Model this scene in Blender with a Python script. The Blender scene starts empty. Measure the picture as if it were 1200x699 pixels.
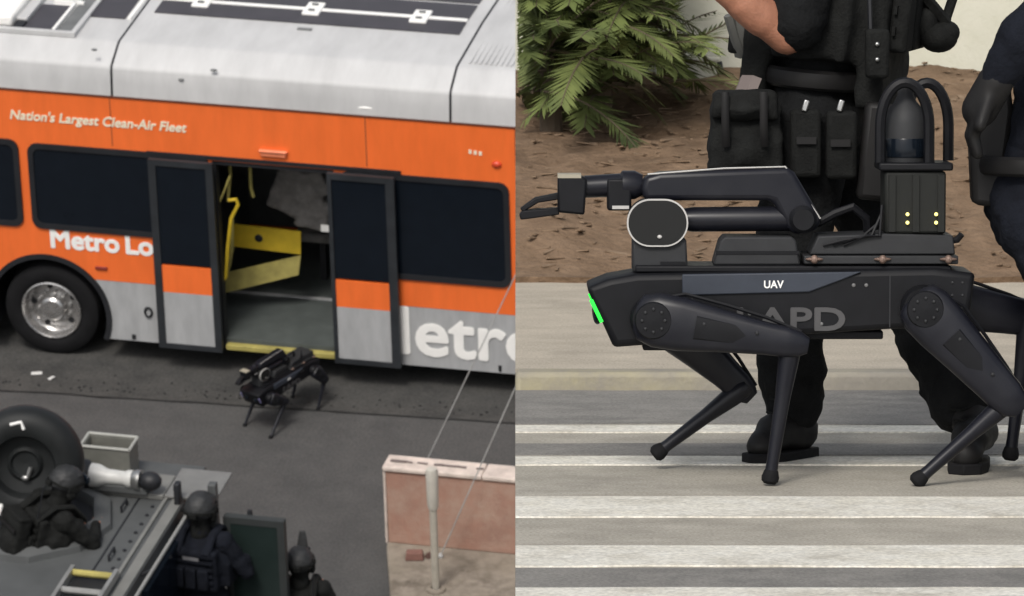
import bpy, bmesh, math, random
from mathutils import Vector, Matrix, Euler, noise
R_ = math.radians
rnd = random.Random(7)
sc = bpy.context.scene
col = sc.collection

# ------------------------------------------------------------------ camera
F_PX, CX, CY = 5760.0, 604.0, 349.5
CAM_H, PITCH, TILT = 1.30, R_(4), R_(15)     # the terrace leans away by TILT, the bus street is nearly level
cam_d = bpy.data.cameras.new('camera'); cam = bpy.data.objects.new('camera', cam_d); col.objects.link(cam)
cam.location = (0, 0, CAM_H); cam.rotation_euler = (R_(90) - PITCH - TILT, 0, 0)
cam_d.sensor_width = 36; cam_d.sensor_fit = 'HORIZONTAL'; cam_d.lens = F_PX * 36 / 1200
cam_d.shift_x = -4 / 1200
cam_d.clip_start = 0.5; cam_d.clip_end = 2000
cam_d.dof.use_dof = True; cam_d.dof.focus_distance = 12.3; cam_d.dof.aperture_fstop = 20
sc.camera = cam
# ------------------------------------------------------------------ sky, sun, exposure
SUN_EL, SUN_AZ = R_(52), R_(200)          # azimuth measured clockwise from +Y
w = bpy.data.worlds.new('World'); sc.world = w; w.use_nodes = True
nt = w.node_tree; nt.nodes.clear()
sky = nt.nodes.new('ShaderNodeTexSky'); sky.sky_type = 'NISHITA'; sky.sun_disc = False
sky.sun_elevation = SUN_EL; sky.sun_rotation = SUN_AZ; sky.air_density = 1.0; sky.dust_density = 4.0
hs = nt.nodes.new('ShaderNodeHueSaturation'); hs.inputs['Saturation'].default_value = 0.35
bg = nt.nodes.new('ShaderNodeBackground'); bg.inputs['Strength'].default_value = 0.12
wo = nt.nodes.new('ShaderNodeOutputWorld')
nt.links.new(sky.outputs[0], hs.inputs['Color']); nt.links.new(hs.outputs[0], bg.inputs[0]); nt.links.new(bg.outputs[0], wo.inputs[0])
sl = bpy.data.lights.new('sun', 'SUN'); sl.energy = 1.5; sl.angle = R_(14); sl.color = (1, .95, .88)
so = bpy.data.objects.new('sun', sl); col.objects.link(so)
sd = Vector((math.sin(SUN_AZ) * math.cos(SUN_EL), math.cos(SUN_AZ) * math.cos(SUN_EL), math.sin(SUN_EL)))
so.rotation_euler = sd.to_track_quat('Z', 'Y').to_euler(); so.location = (0, 0, 60)
sc.view_settings.view_transform = 'Standard'; sc.view_settings.look = 'None'
sc.view_settings.exposure = 0.25; sc.view_settings.gamma = 1.0; sc.view_settings.use_curve_mapping = False

# ------------------------------------------------------------------ the two places' frames
cr = Vector((1, 0, 0)); cf = Vector((0, math.cos(PITCH), -math.sin(PITCH))); cu = Vector((0, math.sin(PITCH), math.cos(PITCH)))
CP = Vector((0, 0, CAM_H))
W = Matrix.Translation(CP) @ Matrix.Rotation(-TILT, 4, 'X') @ Matrix.Translation(-CP)   # how the site lies on its hill
def ray(u, v): return cr * ((u - CX) / F_PX) + cu * ((CY - v) / F_PX) + cf
# hillside street with the bus: its ground falls towards the viewer
_p, _y, _r = R_(26.2), R_(14.3), R_(1.58)
def _c2(a, b, c):
    a, b = a * math.cos(_r) - b * math.sin(_r), a * math.sin(_r) + b * math.cos(_r)
    return cr * a + cu * b + cf * c
EX = _c2(math.cos(_y), -math.sin(_y) * math.sin(_p), -math.sin(_y) * math.cos(_p))
EY = _c2(math.sin(_y), math.cos(_y) * math.sin(_p), math.cos(_y) * math.cos(_p))
EZ = _c2(0, math.cos(_p), -math.sin(_p))
LO = CP + ray(62, 419) * 48
TL = Matrix(((EX.x, EY.x, EZ.x, LO.x), (EX.y, EY.y, EZ.y, LO.y), (EX.z, EY.z, EZ.z, LO.z), (0, 0, 0, 1)))
TLi = TL.inverted()
def L(u, v, ax, val):                       # a point of the bus street on a plane of its own axes
    o = TLi @ CP; d = TLi.to_3x3() @ ray(u, v)
    return o + d * ((val - o[ax]) / d[ax])
def Rp(u, v, Y):                            # a point of the near terrace at distance Y
    d = ray(u, v); return CP + d * (Y / d.y)
def T(x, y, z, rz=0, rx=0): return Matrix.Translation((x, y, z)) @ Matrix.Rotation(rz, 4, 'Z') @ Matrix.Rotation(rx, 4, 'X')

# ------------------------------------------------------------------ materials
MATS = {}
def mat(name, c, rough=.6, metal=0, var=.12, vs=6, bump=0, bs=40, c2=None, spec=.5, coat=0, emit=None, stretch=None, w2=.5):
    if name in MATS: return MATS[name]
    m = bpy.data.materials.new(name); m.use_nodes = True; n = m.node_tree; b = n.nodes['Principled BSDF']
    b.inputs['Roughness'].default_value = rough; b.inputs['Metallic'].default_value = metal
    b.inputs['Specular IOR Level'].default_value = spec; b.inputs['Coat Weight'].default_value = coat
    tc = n.nodes.new('ShaderNodeTexCoord'); src = tc.outputs['Object']
    if stretch:
        mp = n.nodes.new('ShaderNodeMapping'); mp.inputs['Scale'].default_value = stretch
        n.links.new(src, mp.inputs[0]); src = mp.outputs[0]
    nz = n.nodes.new('ShaderNodeTexNoise'); nz.inputs['Scale'].default_value = vs; nz.inputs['Detail'].default_value = 6
    nz.inputs['Roughness'].default_value = .62
    n.links.new(src, nz.inputs['Vector'])
    cr_ = n.nodes.new('ShaderNodeValToRGB'); cr_.color_ramp.elements[0].position = .32; cr_.color_ramp.elements[1].position = .68
    a = Vector(c[:3]); d = Vector(c2) if c2 else a * (1 + var)
    cr_.color_ramp.elements[0].color = (*(a * (1 - var) if not c2 else a), 1); cr_.color_ramp.elements[1].color = (*d, 1)
    n.links.new(nz.outputs['Fac'], cr_.inputs[0]); n.links.new(cr_.outputs[0], b.inputs['Base Color'])
    rr = n.nodes.new('ShaderNodeMapRange'); rr.inputs['To Min'].default_value = max(.02, rough - .1); rr.inputs['To Max'].default_value = min(1, rough + .12)
    n.links.new(nz.outputs['Fac'], rr.inputs['Value']); n.links.new(rr.outputs[0], b.inputs['Roughness'])
    if bump:
        nb = n.nodes.new('ShaderNodeTexNoise'); nb.inputs['Scale'].default_value = bs; nb.inputs['Detail'].default_value = 5
        n.links.new(src, nb.inputs['Vector'])
        bp = n.nodes.new('ShaderNodeBump'); bp.inputs['Strength'].default_value = bump; bp.inputs['Distance'].default_value = .02
        n.links.new(nb.outputs['Fac'], bp.inputs['Height']); n.links.new(bp.outputs[0], b.inputs['Normal'])
    if emit:
        b.inputs['Emission Color'].default_value = (*emit[:3], 1); b.inputs['Emission Strength'].default_value = emit[3]
    if name == 'skin': b.inputs['Subsurface Weight'].default_value = .12; b.inputs['Subsurface Radius'].default_value = (.02, .008, .004)
    MATS[name] = m; return m
def ground_mat(name, cols, scales, rough=.9, bump=.5, bs=60, speck=None):
    """two noise layers blended: broad patches and fine grain"""
    m = bpy.data.materials.new(name); m.use_nodes = True; n = m.node_tree; b = n.nodes['Principled BSDF']
    b.inputs['Roughness'].default_value = rough; b.inputs['Specular IOR Level'].default_value = .3
    tc = n.nodes.new('ShaderNodeTexCoord')
    prev = None
    for i, (c, s) in enumerate(zip(cols[1:], scales)):
        nz = n.nodes.new('ShaderNodeTexNoise'); nz.inputs['Scale'].default_value = s; nz.inputs['Detail'].default_value = 8; nz.inputs['Roughness'].default_value = .65
        mp = n.nodes.new('ShaderNodeMapping'); mp.inputs['Location'].default_value = (i * 3.7, i * 1.9, 0)
        n.links.new(tc.outputs['Object'], mp.inputs[0]); n.links.new(mp.outputs[0], nz.inputs['Vector'])
        r = n.nodes.new('ShaderNodeMapRange'); r.inputs['From Min'].default_value = .40; r.inputs['From Max'].default_value = .66
        n.links.new(nz.outputs['Fac'], r.inputs['Value'])
        mx = n.nodes.new('ShaderNodeMix'); mx.data_type = 'RGBA'
        n.links.new(r.outputs[0], mx.inputs['Factor'])
        if prev is None: mx.inputs['A'].default_value = (*cols[0], 1)
        else: n.links.new(prev, mx.inputs['A'])
        mx.inputs['B'].default_value = (*c, 1); prev = mx.outputs['Result']
    if speck:
        nz = n.nodes.new('ShaderNodeTexNoise'); nz.inputs['Scale'].default_value = speck; nz.inputs['Detail'].default_value = 3
        n.links.new(tc.outputs['Object'], nz.inputs['Vector'])
        r = n.nodes.new('ShaderNodeMapRange'); r.inputs['From Min'].default_value = .35; r.inputs['From Max'].default_value = .65; r.inputs['To Min'].default_value = .82; r.inputs['To Max'].default_value = 1.15
        n.links.new(nz.outputs['Fac'], r.inputs['Value'])
        mx = n.nodes.new('ShaderNodeMix'); mx.data_type = 'RGBA'; mx.blend_type = 'MULTIPLY'; mx.inputs['Factor'].default_value = 1
        n.links.new(prev, mx.inputs['A']); n.links.new(r.outputs[0], mx.inputs['B']); prev = mx.outputs['Result']
    n.links.new(prev, b.inputs['Base Color'])
    nb = n.nodes.new('ShaderNodeTexNoise'); nb.inputs['Scale'].default_value = bs; nb.inputs['Detail'].default_value = 6
    n.links.new(tc.outputs['Object'], nb.inputs['Vector'])
    bp = n.nodes.new('ShaderNodeBump'); bp.inputs['Strength'].default_value = bump; bp.inputs['Distance'].default_value = .02
    n.links.new(nb.outputs['Fac'], bp.inputs['Height']); n.links.new(bp.outputs[0], b.inputs['Normal'])
    MATS[name] = m; return m

ORANGE = mat('orange_paint', (.87, .165, .033), .36, var=.07, vs=3, stretch=(2.2, 1, .5), coat=.25)
GREYP = mat('grey_paint', (.38, .385, .39), .42, var=.12, vs=4, stretch=(2.2, 1, .6))
ROOFW = mat('roof_white', (.51, .51, .51), .55, var=.10, vs=2.4, bump=.03, bs=14, stretch=(1.5, .5, .5))
FAIRW = mat('fairing_white', (.56, .555, .53), .5, var=.07, vs=2, stretch=(.5, 2, 2))
BLACKF = mat('black_rubber', (.012, .013, .016), .55, var=.2)
TINT = mat('tinted_glass', (.006, .009, .014), .14, var=.1, spec=.3)
DARKROOF = mat('dark_roof_panel', (.055, .052, .06), .5, var=.15, vs=5)
GREYROOF = mat('grey_roof_panel', (.15, .155, .155), .6, var=.2, vs=5)
LETTER = mat('white_vinyl', (.90, .89, .86), .45, var=.04)
CREAMV = mat('cream_vinyl', (.86, .80, .62), .45, var=.04)
YELLOW = mat('yellow_paint', (.62, .44, .03), .45, var=.12)
YELLOWD = mat('yellow_worn', (.36, .31, .09), .6, var=.25)
CHROME = mat('wheel_alloy', (.52, .51, .50), .27, metal=.85, var=.12, vs=12)
RUBBER = mat('tyre_rubber', (.009, .009, .010), .8, spec=.2, var=.25, bump=.1, bs=60)
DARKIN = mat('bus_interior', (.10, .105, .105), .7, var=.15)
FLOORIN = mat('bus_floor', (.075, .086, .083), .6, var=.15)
SEATG = mat('seat_grey', (.20, .19, .18), .85, var=.3, vs=9)
LEAFF = mat('door_frame_grey', (.022, .025, .029), .5, var=.2)
SKIN = mat('skin', (.37, .165, .10), .62, var=.16, vs=22, bump=.15, bs=160)
CLOTH = mat('uniform_cloth', (.009, .0095, .010), .9, spec=.15, var=.35, vs=18, bump=.3, bs=90)
NAVY = mat('navy_cloth', (.0085, .010, .015), .9, spec=.15, var=.3, vs=16, bump=.3, bs=90)
GEAR = mat('black_nylon', (.0095, .010, .0095), .85, spec=.2, var=.4, vs=25, bump=.25, bs=140)
LEATHER = mat('black_leather', (.009, .0085, .0085), .55, spec=.3, var=.3)
STEEL = mat('steel', (.45, .45, .44), .35, metal=.9, var=.15)
ARMOR = mat('armor_paint', (.075, .079, .080), .62, var=.14, vs=3, bump=.05, bs=30)
ARMORL = mat('armor_paint_pale', (.17, .17, .16), .6, var=.14, vs=4)
DOGBLK = mat('robot_black', (.006, .0065, .011), .33, c2=(.013, .0135, .018), vs=9, spec=.3)
DOGPL = mat('robot_plate', (.006, .0063, .008), .5, var=.25, vs=14, spec=.22)
DOGGR = mat('robot_grey', (.028, .029, .031), .55, var=.15, vs=12, spec=.25)
DOGSL = mat('robot_slate', (.038, .045, .060), .5, spec=.3, var=.12, vs=10)
RINGG = mat('ring_grey', (.48, .47, .45), .4, var=.1)
GREENL = mat('green_light', (.02, .6, .05), .4, emit=(.03, .9, .06, 1.0))
LEDL = mat('yellow_led', (.8, .7, .2), .4, emit=(1, .85, .25, 1.6))
GLASSG = mat('green_glass', (.018, .028, .026), .08, var=.1, spec=.6)
PAPER = mat('litter_paper', (.7, .7, .68), .7)
WOODP = mat('pole_wood', (.14, .10, .07), .85, var=.3, bump=.3)
ASPH = ground_mat('asphalt', [(.076, .0755, .074), (.064, .064, .0635), (.086, .085, .083)], [.45, 2.5], bump=.2, bs=45, speck=45)
GUTTER = ground_mat('gutter_asphalt', [(.062, .061, .058), (.040, .040, .039), (.070, .068, .064)], [1.5, 4], bump=.4, bs=40, speck=35)
TAR = mat('tar', (.016, .016, .016), .7, var=.3)
PINKW = ground_mat('pink_stucco', [(.42, .235, .175), (.33, .20, .155), (.43, .30, .235)], [1.6, 5], bump=.4, bs=50)
COPING = mat('coping_white', (.62, .53, .47), .8, var=.2, vs=8, bump=.2)
PAD = ground_mat('pad_concrete', [(.25, .215, .17), (.12, .10, .08), (.29, .25, .205)], [2.2, 6], bump=.3, bs=50)
ROADC = ground_mat('road_concrete', [(.38, .355, .30), (.30, .28, .24), (.45, .42, .36)], [.9, 5], bump=.25, bs=70, speck=130)
ROADA = ground_mat('road_asphalt', [(.22, .212, .197), (.165, .16, .15), (.27, .258, .237)], [.8, 6], bump=.3, bs=80, speck=130)
LINEW = ground_mat('line_paint', [(.74, .71, .62), (.52, .49, .42), (.78, .76, .69)], [3.2, 9], bump=.2, bs=80, rough=.75, speck=90)
WALKC = ground_mat('sidewalk_concrete', [(.44, .39, .315), (.355, .315, .255), (.50, .445, .36)], [.7, 4], bump=.2, bs=60, speck=130)
KERBY = ground_mat('kerb_paint', [(.33, .305, .255), (.37, .335, .20), (.27, .25, .215)], [1.2, 7], bump=.2, bs=60)
DIRT = ground_mat('dirt', [(.175, .115, .070), (.12, .078, .048), (.235, .158, .10)], [1.6, 7], bump=.8, bs=30)
CHIP = ground_mat('mulch', [(.185, .125, .078), (.145, .097, .061), (.26, .187, .125)], [3, 13], bump=.3, bs=60)
PLASTER = ground_mat('plaster', [(.58, .575, .47), (.53, .525, .43), (.62, .61, .52)], [.7, 3], bump=.15, bs=50)
LEAF = mat('leaf', (.055, .082, .027), .65, c2=(.20, .24, .07), vs=2.3, spec=.3)
LEAF2 = mat('leaf_dark', (.045, .065, .023), .65, c2=(.16, .19, .055), vs=2.6, spec=.3)
STEM = mat('stem', (.10, .075, .05), .9, var=.3)

# ------------------------------------------------------------------ mesh helpers
class G:
    def __init__(s): s.v = []; s.f = []
    def add(s, vs, fs):
        o = len(s.v); s.v += [Vector(p) for p in vs]; s.f += [[i + o for i in q] for q in fs]; return s
    def xf(s, M):
        s.v = [M @ p for p in s.v]; return s
    def join(s, g, M=None):
        return s.add([M @ p for p in g.v] if M else g.v, g.f)
    def box(s, c, d, M=None, taper=(1, 1)):
        x, y, z = [k / 2 for k in d]; tx, ty = taper
        p = [(-x, -y, -z), (x, -y, -z), (x, y, -z), (-x, y, -z), (-x * tx, -y * ty, z), (x * tx, -y * ty, z), (x * tx, y * ty, z), (-x * tx, y * ty, z)]
        p = [Vector(q) for q in p]
        if M: p = [M @ q for q in p]
        p = [q + Vector(c) for q in p]
        return s.add(p, [(3, 2, 1, 0), (4, 5, 6, 7), (0, 1, 5, 4), (1, 2, 6, 5), (2, 3, 7, 6), (3, 0, 4, 7)])
    def b2(s, lo, hi):
        lo, hi = Vector(lo), Vector(hi); return s.box((lo + hi) / 2, hi - lo)
    def tube(s, path, rad, n=12, cap=True, flat=1.0, closed=False):
        P = [Vector(p) for p in path]; m = len(P)
        if not hasattr(rad, '__len__'): rad = [rad] * m
        up = None; rings = []
        for i in range(m):
            if closed: t = P[(i + 1) % m] - P[i - 1]
            else: t = P[min(i + 1, m - 1)] - P[max(i - 1, 0)]
            t.normalize()
            if up is None:
                up = Vector((0, 0, 1)) if abs(t.z) < .9 else Vector((0, 1, 0))
            a = t.cross(up)
            if a.length < 1e-4: a = t.cross(Vector((1, 0, 0)))
            a.normalize(); up = a.cross(t).normalized()
            rings.append([P[i] + (a * math.cos(k * 2 * math.pi / n) * flat + up * math.sin(k * 2 * math.pi / n)) * rad[i] for k in range(n)])
        vs = [q for r in rings for q in r]; fs = []
        for i in range(m if closed else m - 1):
            j = (i + 1) % m
            for k in range(n):
                fs.append((i * n + k, i * n + (k + 1) % n, j * n + (k + 1) % n, j * n + k))
        if cap and not closed:
            fs.append(tuple(range(n - 1, -1, -1))); fs.append(tuple((m - 1) * n + k for k in range(n)))
        return s.add(vs, fs)
    def lathe(s, prof, M=None, n=32, cap=True):      # prof: (radius, height) about local Z
        vs = []; fs = []
        for r, h in prof:
            for k in range(n):
                a = k * 2 * math.pi / n; vs.append(Vector((r * math.cos(a), r * math.sin(a), h)))
        m = len(prof)
        for i in range(m - 1):
            for k in range(n):
                fs.append((i * n + k, i * n + (k + 1) % n, (i + 1) * n + (k + 1) % n, (i + 1) * n + k))
        if cap:
            fs.append(tuple(range(n - 1, -1, -1))); fs.append(tuple((m - 1) * n + k for k in range(n)))
        if M: vs = [M @ q for q in vs]
        return s.add(vs, fs)
    def ell(s, c, r, M=None, nu=16, nv=10):
        vs = []; fs = []
        for i in range(nv + 1):
            th = math.pi * i / nv
            for k in range(nu):
                a = 2 * math.pi * k / nu
                q = Vector((r[0] * math.sin(th) * math.cos(a), r[1] * math.sin(th) * math.sin(a), r[2] * math.cos(th)))
                vs.append((M @ q if M else q) + Vector(c))
        for i in range(nv):
            for k in range(nu):
                fs.append((i * nu + k, (i + 1) * nu + k, (i + 1) * nu + (k + 1) % nu, i * nu + (k + 1) % nu))
        return s.add(vs, fs)
    def cap(s, a, b, ra, rb, n=12):                  # tapered capsule
        a, b = Vector(a), Vector(b); d = (b - a)
        if d.length < 1e-6: return s.ell(a, (ra,) * 3)
        t = d.normalized(); P = []; Rr = []
        for k in range(5, -1, -1):
            an = k * math.pi / 12 * 1.0; an = k / 5 * math.pi / 2 * .97
            P.append(a - t * ra * math.sin(an)); Rr.append(ra * math.cos(an))
        for k in range(0, 6):
            an = k / 5 * math.pi / 2 * .97
            P.append(b + t * rb * math.sin(an)); Rr.append(rb * math.cos(an))
        return s.tube(P, Rr, n)
    def prism(s, poly, y0, y1, f=lambda x, y, z: (x, y, z)):   # polygon in x,z extruded along y
        n = len(poly); vs = [f(x, y0, z) for x, z in poly] + [f(x, y1, z) for x, z in poly]
        fs = [tuple(range(n)), tuple(range(2 * n - 1, n - 1, -1))] + [(i, i + n, (i + 1) % n + n, (i + 1) % n) for i in range(n)]
        return s.add(vs, fs)

def mesh(name, g, smooth=35):
    me = bpy.data.meshes.new(name); me.from_pydata([tuple(v) for v in g.v], [], g.f); me.validate()
    bm = bmesh.new(); bm.from_mesh(me); bmesh.ops.recalc_face_normals(bm, faces=bm.faces); bm.to_mesh(me); bm.free()
    if smooth:
        me.shade_smooth(); me.set_sharp_from_angle(angle=R_(smooth))
    return me
def obj(name, g, m, parent=None, bevel=0, smooth=35, M=None, label=None, kind=None):
    me = g if isinstance(g, bpy.types.Mesh) else mesh(name, g, smooth)
    if m and not me.materials: me.materials.append(m)
    o = bpy.data.objects.new(name, me); col.objects.link(o)
    if parent:
        o.parent = parent
        if M is not None: o.matrix_basis = M
    else: o.matrix_world = W @ (M if M is not None else Matrix.Identity(4))
    if bevel:
        b = o.modifiers.new('edge', 'BEVEL'); b.width = bevel; b.segments = 2; b.limit_method = 'ANGLE'; b.angle_limit = R_(40)
    if label: o['label'] = label
    if kind: o['kind'] = kind
    return o
def thing(name, label, cat, M, group=None):
    o = bpy.data.objects.new(name, None); col.objects.link(o); o.empty_display_size = .2
    o.matrix_world = W @ M; o['label'] = label; o['category'] = cat
    if group: o['group'] = group
    return o
def struct(name, g, m, M=None, kind='structure', label=None, smooth=35, bevel=0):
    o = obj(name, g, m, M=M, smooth=smooth, bevel=bevel); o['kind'] = kind
    if label: o['label'] = label
    return o
def baked(o):
    dg = bpy.context.evaluated_depsgraph_get(); me = bpy.data.meshes.new_from_object(o.evaluated_get(dg)); return me
def voxel(name, g, size, smooth=4, wrinkle=0, ws=9, factor=.5):
    """one continuous surface grown over overlapping shapes"""
    me = bpy.data.meshes.new(name); me.from_pydata([tuple(v) for v in g.v], [], g.f)
    bm = bmesh.new(); bm.from_mesh(me); bmesh.ops.recalc_face_normals(bm, faces=bm.faces); bm.to_mesh(me); bm.free()
    o = bpy.data.objects.new('tmp', me); col.objects.link(o)
    r = o.modifiers.new('r', 'REMESH'); r.mode = 'VOXEL'; r.voxel_size = size; r.use_smooth_shade = True
    sm = o.modifiers.new('s', 'SMOOTH'); sm.iterations = smooth; sm.factor = factor
    out = baked(o); out.name = name
    bpy.data.objects.remove(o); bpy.data.meshes.remove(me)
    if wrinkle:
        nn = [v.normal.copy() for v in out.vertices]
        for v, n_ in zip(out.vertices, nn):
            q = Vector((v.co.x * ws, v.co.y * ws, v.co.z * ws * 1.9))
            d = noise.noise(q) + .5 * noise.noise(q * 2.3)
            v.co += n_ * d * wrinkle
    out.shade_smooth(); return out
def plate(outer, holes, t, name='plate'):
    """flat sheet with holes, in x,z, thickness along y (front face at -t/2)"""
    cu_ = bpy.data.curves.new(name, 'CURVE'); cu_.dimensions = '2D'; cu_.fill_mode = 'BOTH'; cu_.extrude = t / 2
    for lp in [outer] + list(holes):
        sp = cu_.splines.new('POLY'); sp.points.add(len(lp) - 1); sp.use_cyclic_u = True
        for p, (x, z) in zip(sp.points, lp): p.co = (x, z, 0, 1)
    o = bpy.data.objects.new('tmp', cu_); col.objects.link(o); me = baked(o)
    g = G(); g.add([(v.co.x, -v.co.z, v.co.y) for v in me.vertices], [tuple(p.vertices) for p in me.polygons])
    bpy.data.objects.remove(o); bpy.data.curves.remove(cu_); bpy.data.meshes.remove(me)
    return g
def rrect(x0, z0, x1, z1, r, n=6):
    pts = []
    for cx, cz, a0 in ((x1 - r, z1 - r, 0), (x0 + r, z1 - r, 90), (x0 + r, z0 + r, 180), (x1 - r, z0 + r, 270)):
        for k in range(n + 1):
            a = R_(a0 + 90 * k / n); pts.append((cx + r * math.cos(a), cz + r * math.sin(a)))
    return pts
def text(body, size, x, z, y, shear=0, bold=0, width=None, thick=.002):
    if bold:
        g = G(); t0 = text(body, size, x, z, y, shear, 0, width, thick)
        for k in range(9):
            a = k * math.pi / 4; q = bold if k < 8 else 0
            g.join(t0, Matrix.Translation((q * math.cos(a), -.0002 * k, q * math.sin(a))))
        return g
    cu_ = bpy.data.curves.new('t', 'FONT'); cu_.body = body; cu_.size = size; cu_.shear = shear; cu_.offset = bold; cu_.extrude = thick; cu_.resolution_u = 4
    o = bpy.data.objects.new('tmp', cu_); col.objects.link(o); me = baked(o)
    xs = [v.co.x for v in me.vertices]; x0, x1 = min(xs), max(xs); k = width / (x1 - x0) if width else 1
    g = G(); g.add([((v.co.x - x0) * k + x, y - v.co.z, v.co.y + z) for v in me.vertices], [tuple(p.vertices) for p in me.polygons])
    bpy.data.objects.remove(o); bpy.data.curves.remove(cu_); bpy.data.meshes.remove(me)
    return g
def ringplate(outer, inner, y, t): return plate(outer, [inner], t).xf(Matrix.Translation((0, y, 0)))

# ================================================================== THE BUS STREET: ground
def sheet(x0, y0, x1, y1, z, nx=1, ny=1, wob=0, seed=0):
    g = G(); vs = []
    for j in range(ny + 1):
        for i in range(nx + 1):
            x = x0 + (x1 - x0) * i / nx; y = y0 + (y1 - y0) * j / ny
            if wob and j in (0, ny): y += wob * noise.noise(Vector((x * 1.3, seed + j, 0))) + wob * .5 * noise.noise(Vector((x * 5, seed + j, 3)))
            vs.append((x, y, z))
    fs = [(j * (nx + 1) + i, j * (nx + 1) + i + 1, (j + 1) * (nx + 1) + i + 1, (j + 1) * (nx + 1) + i) for j in range(ny) for i in range(nx)]
    return g.add(vs, fs)
struct('road', sheet(-60, -45, 60, 50, 0), ASPH, TL)
# worn gutter lane the bus stands on, edged by a tar seam
gl = G(); vs = []; N = 90
for i in range(N + 1):
    x = -14 + 34 * i / N; y = -.765 + (x + .28) * .0535 + .02 * noise.noise(Vector((x * 2, 0, 0)))
    vs += [(x, y, .004), (x, 3.2, .004)]
gl.add(vs, [(2 * i, 2 * i + 2, 2 * i + 3, 2 * i + 1) for i in range(N)])
struct('gutter_lane', gl, GUTTER, TL)
gl = G(); vs = []
for i in range(N * 4 + 1):
    x = -14 + 34 * i / N / 4; y = -.775 + (x + .28) * .0535 + .02 * noise.noise(Vector((x * 2, 0, 0))); h = .014 + .012 * noise.noise(Vector((x * 6, 5, 0)))
    vs += [(x, y - h, .008), (x, y + h, .008)]
gl.add(vs, [(2 * i, 2 * i + 2, 2 * i + 3, 2 * i + 1) for i in range(N * 4)])
struct('tar_seam', gl, TAR, TL)
gl = G()                                            # crumbs of broken asphalt along the seam
for k in range(150):
    x = rnd.uniform(-1.2, 5.2); y = -.62 + (x + .28) * .0535 + abs(rnd.gauss(0, .13)) - .06; r = rnd.uniform(.004, .013)
    gl.box((x, y, .006 + r * .4), (r * 2.4, r * 1.7, r), Matrix.Rotation(rnd.uniform(0, 3), 3, 'Z'), (.6, .6))
struct('asphalt_crumbs', gl, TAR, TL, kind='stuff', label='dark crumbs of broken asphalt along the gutter seam')
for i, (u, v, a, s, lb) in enumerate([(43, 438, .3, .07, 'larger white paper scrap on the road before the bus rear wheel'), (60, 444, 1.2, .05, 'smaller white paper scrap right of a larger one near bus wheel')]):
    q = L(u, v, 2, .006); g = G(); vs = []
    for j in range(3):
        for k in range(4): vs.append(((k - 1.5) * s * .5, (j - 1) * s * .4, .012 + .018 * abs(noise.noise(Vector((k, j, i * 7.3))))))
    g.add(vs, [(j * 4 + k, j * 4 + k + 1, (j + 1) * 4 + k + 1, (j + 1) * 4 + k) for j in range(2) for k in range(3)])
    g.join(G().add([p - Vector((0, 0, .003)) for p in g.v], g.f))
    o = obj('paper_scrap', g, PAPER, M=TL @ T(q.x, q.y, 0, a)); o['label'] = lb; o['category'] = 'litter'; o['group'] = 'litter on the road'

# ================================================================== BUS
bus = thing('transit_bus', 'orange and grey city transit bus with its rear door open', 'bus', TL)
X0, X1 = -3.0, 9.2; BW = 2.55
DX0, DX1, DZ1 = 1.74, 2.94, 2.26
FD0, FD1 = 7.82, 9.0
def arc(cx, cz, r, a0, a1, n=22): return [(cx + r * math.cos(R_(a0 + (a1 - a0) * k / n)), cz + r * math.sin(R_(a0 + (a1 - a0) * k / n))) for k in range(n + 1)]
WZ, WR, AR = .485, .485, .60
GZ = .89
# orange band, cut by the wheel arches and doors
th = math.degrees(math.asin((GZ - WZ) / AR))
def band_outline(xa, xb, z0, z1, arches):
    pts = [(xa, z0)]
    for ax in arches: pts += [(ax + (p[0] - ax), p[1]) for p in arc(ax, WZ, AR, 180 - th, th)]
    return pts + [(xb, z0), (xb, z1), (xa, z1)]
side = plate(band_outline(X0, DX0, GZ, 2.84, [0.0]), [], .03)
side.join(plate([(DX0, DZ1), (DX1, DZ1), (DX1, 2.84), (DX0, 2.84)], [], .03))
side.join(plate(band_outline(DX1, FD0, GZ, 2.84, [7.1]), [], .03))
side.join(plate([(FD0, DZ1), (FD1, DZ1), (FD1, 2.84), (FD0, 2.84)], [], .03)).join(plate([(FD1, GZ), (X1, GZ), (X1, 2.84), (FD1, 2.84)], [], .03))
obj('side_panel', side.xf(Matrix.Translation((0, .015, 0))), ORANGE, bus, label='orange upper side panel of the bus')
tb = math.degrees(math.asin((.26 - WZ) / AR))
def skirt(xa, xb, wx):
    return plate([(xa, .26)] + ([(wx - AR * math.cos(R_(tb)), .26)] + arc(wx, WZ, AR, 180 - tb, 180 - th) + [(xa, GZ)]), [], .03), plate(arc(wx, WZ, AR, th, tb) + [(xb, .26), (xb, GZ)], [], .03)
for a in skirt(X0, DX0, 0.0) + skirt(DX1, FD0, 7.1) + (plate([(FD1, .26), (X1, .26), (X1, GZ), (FD1, GZ)], [], .03),):
    obj('skirt_panel', a.xf(Matrix.Translation((0, .018, 0))), GREYP, bus)
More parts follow.
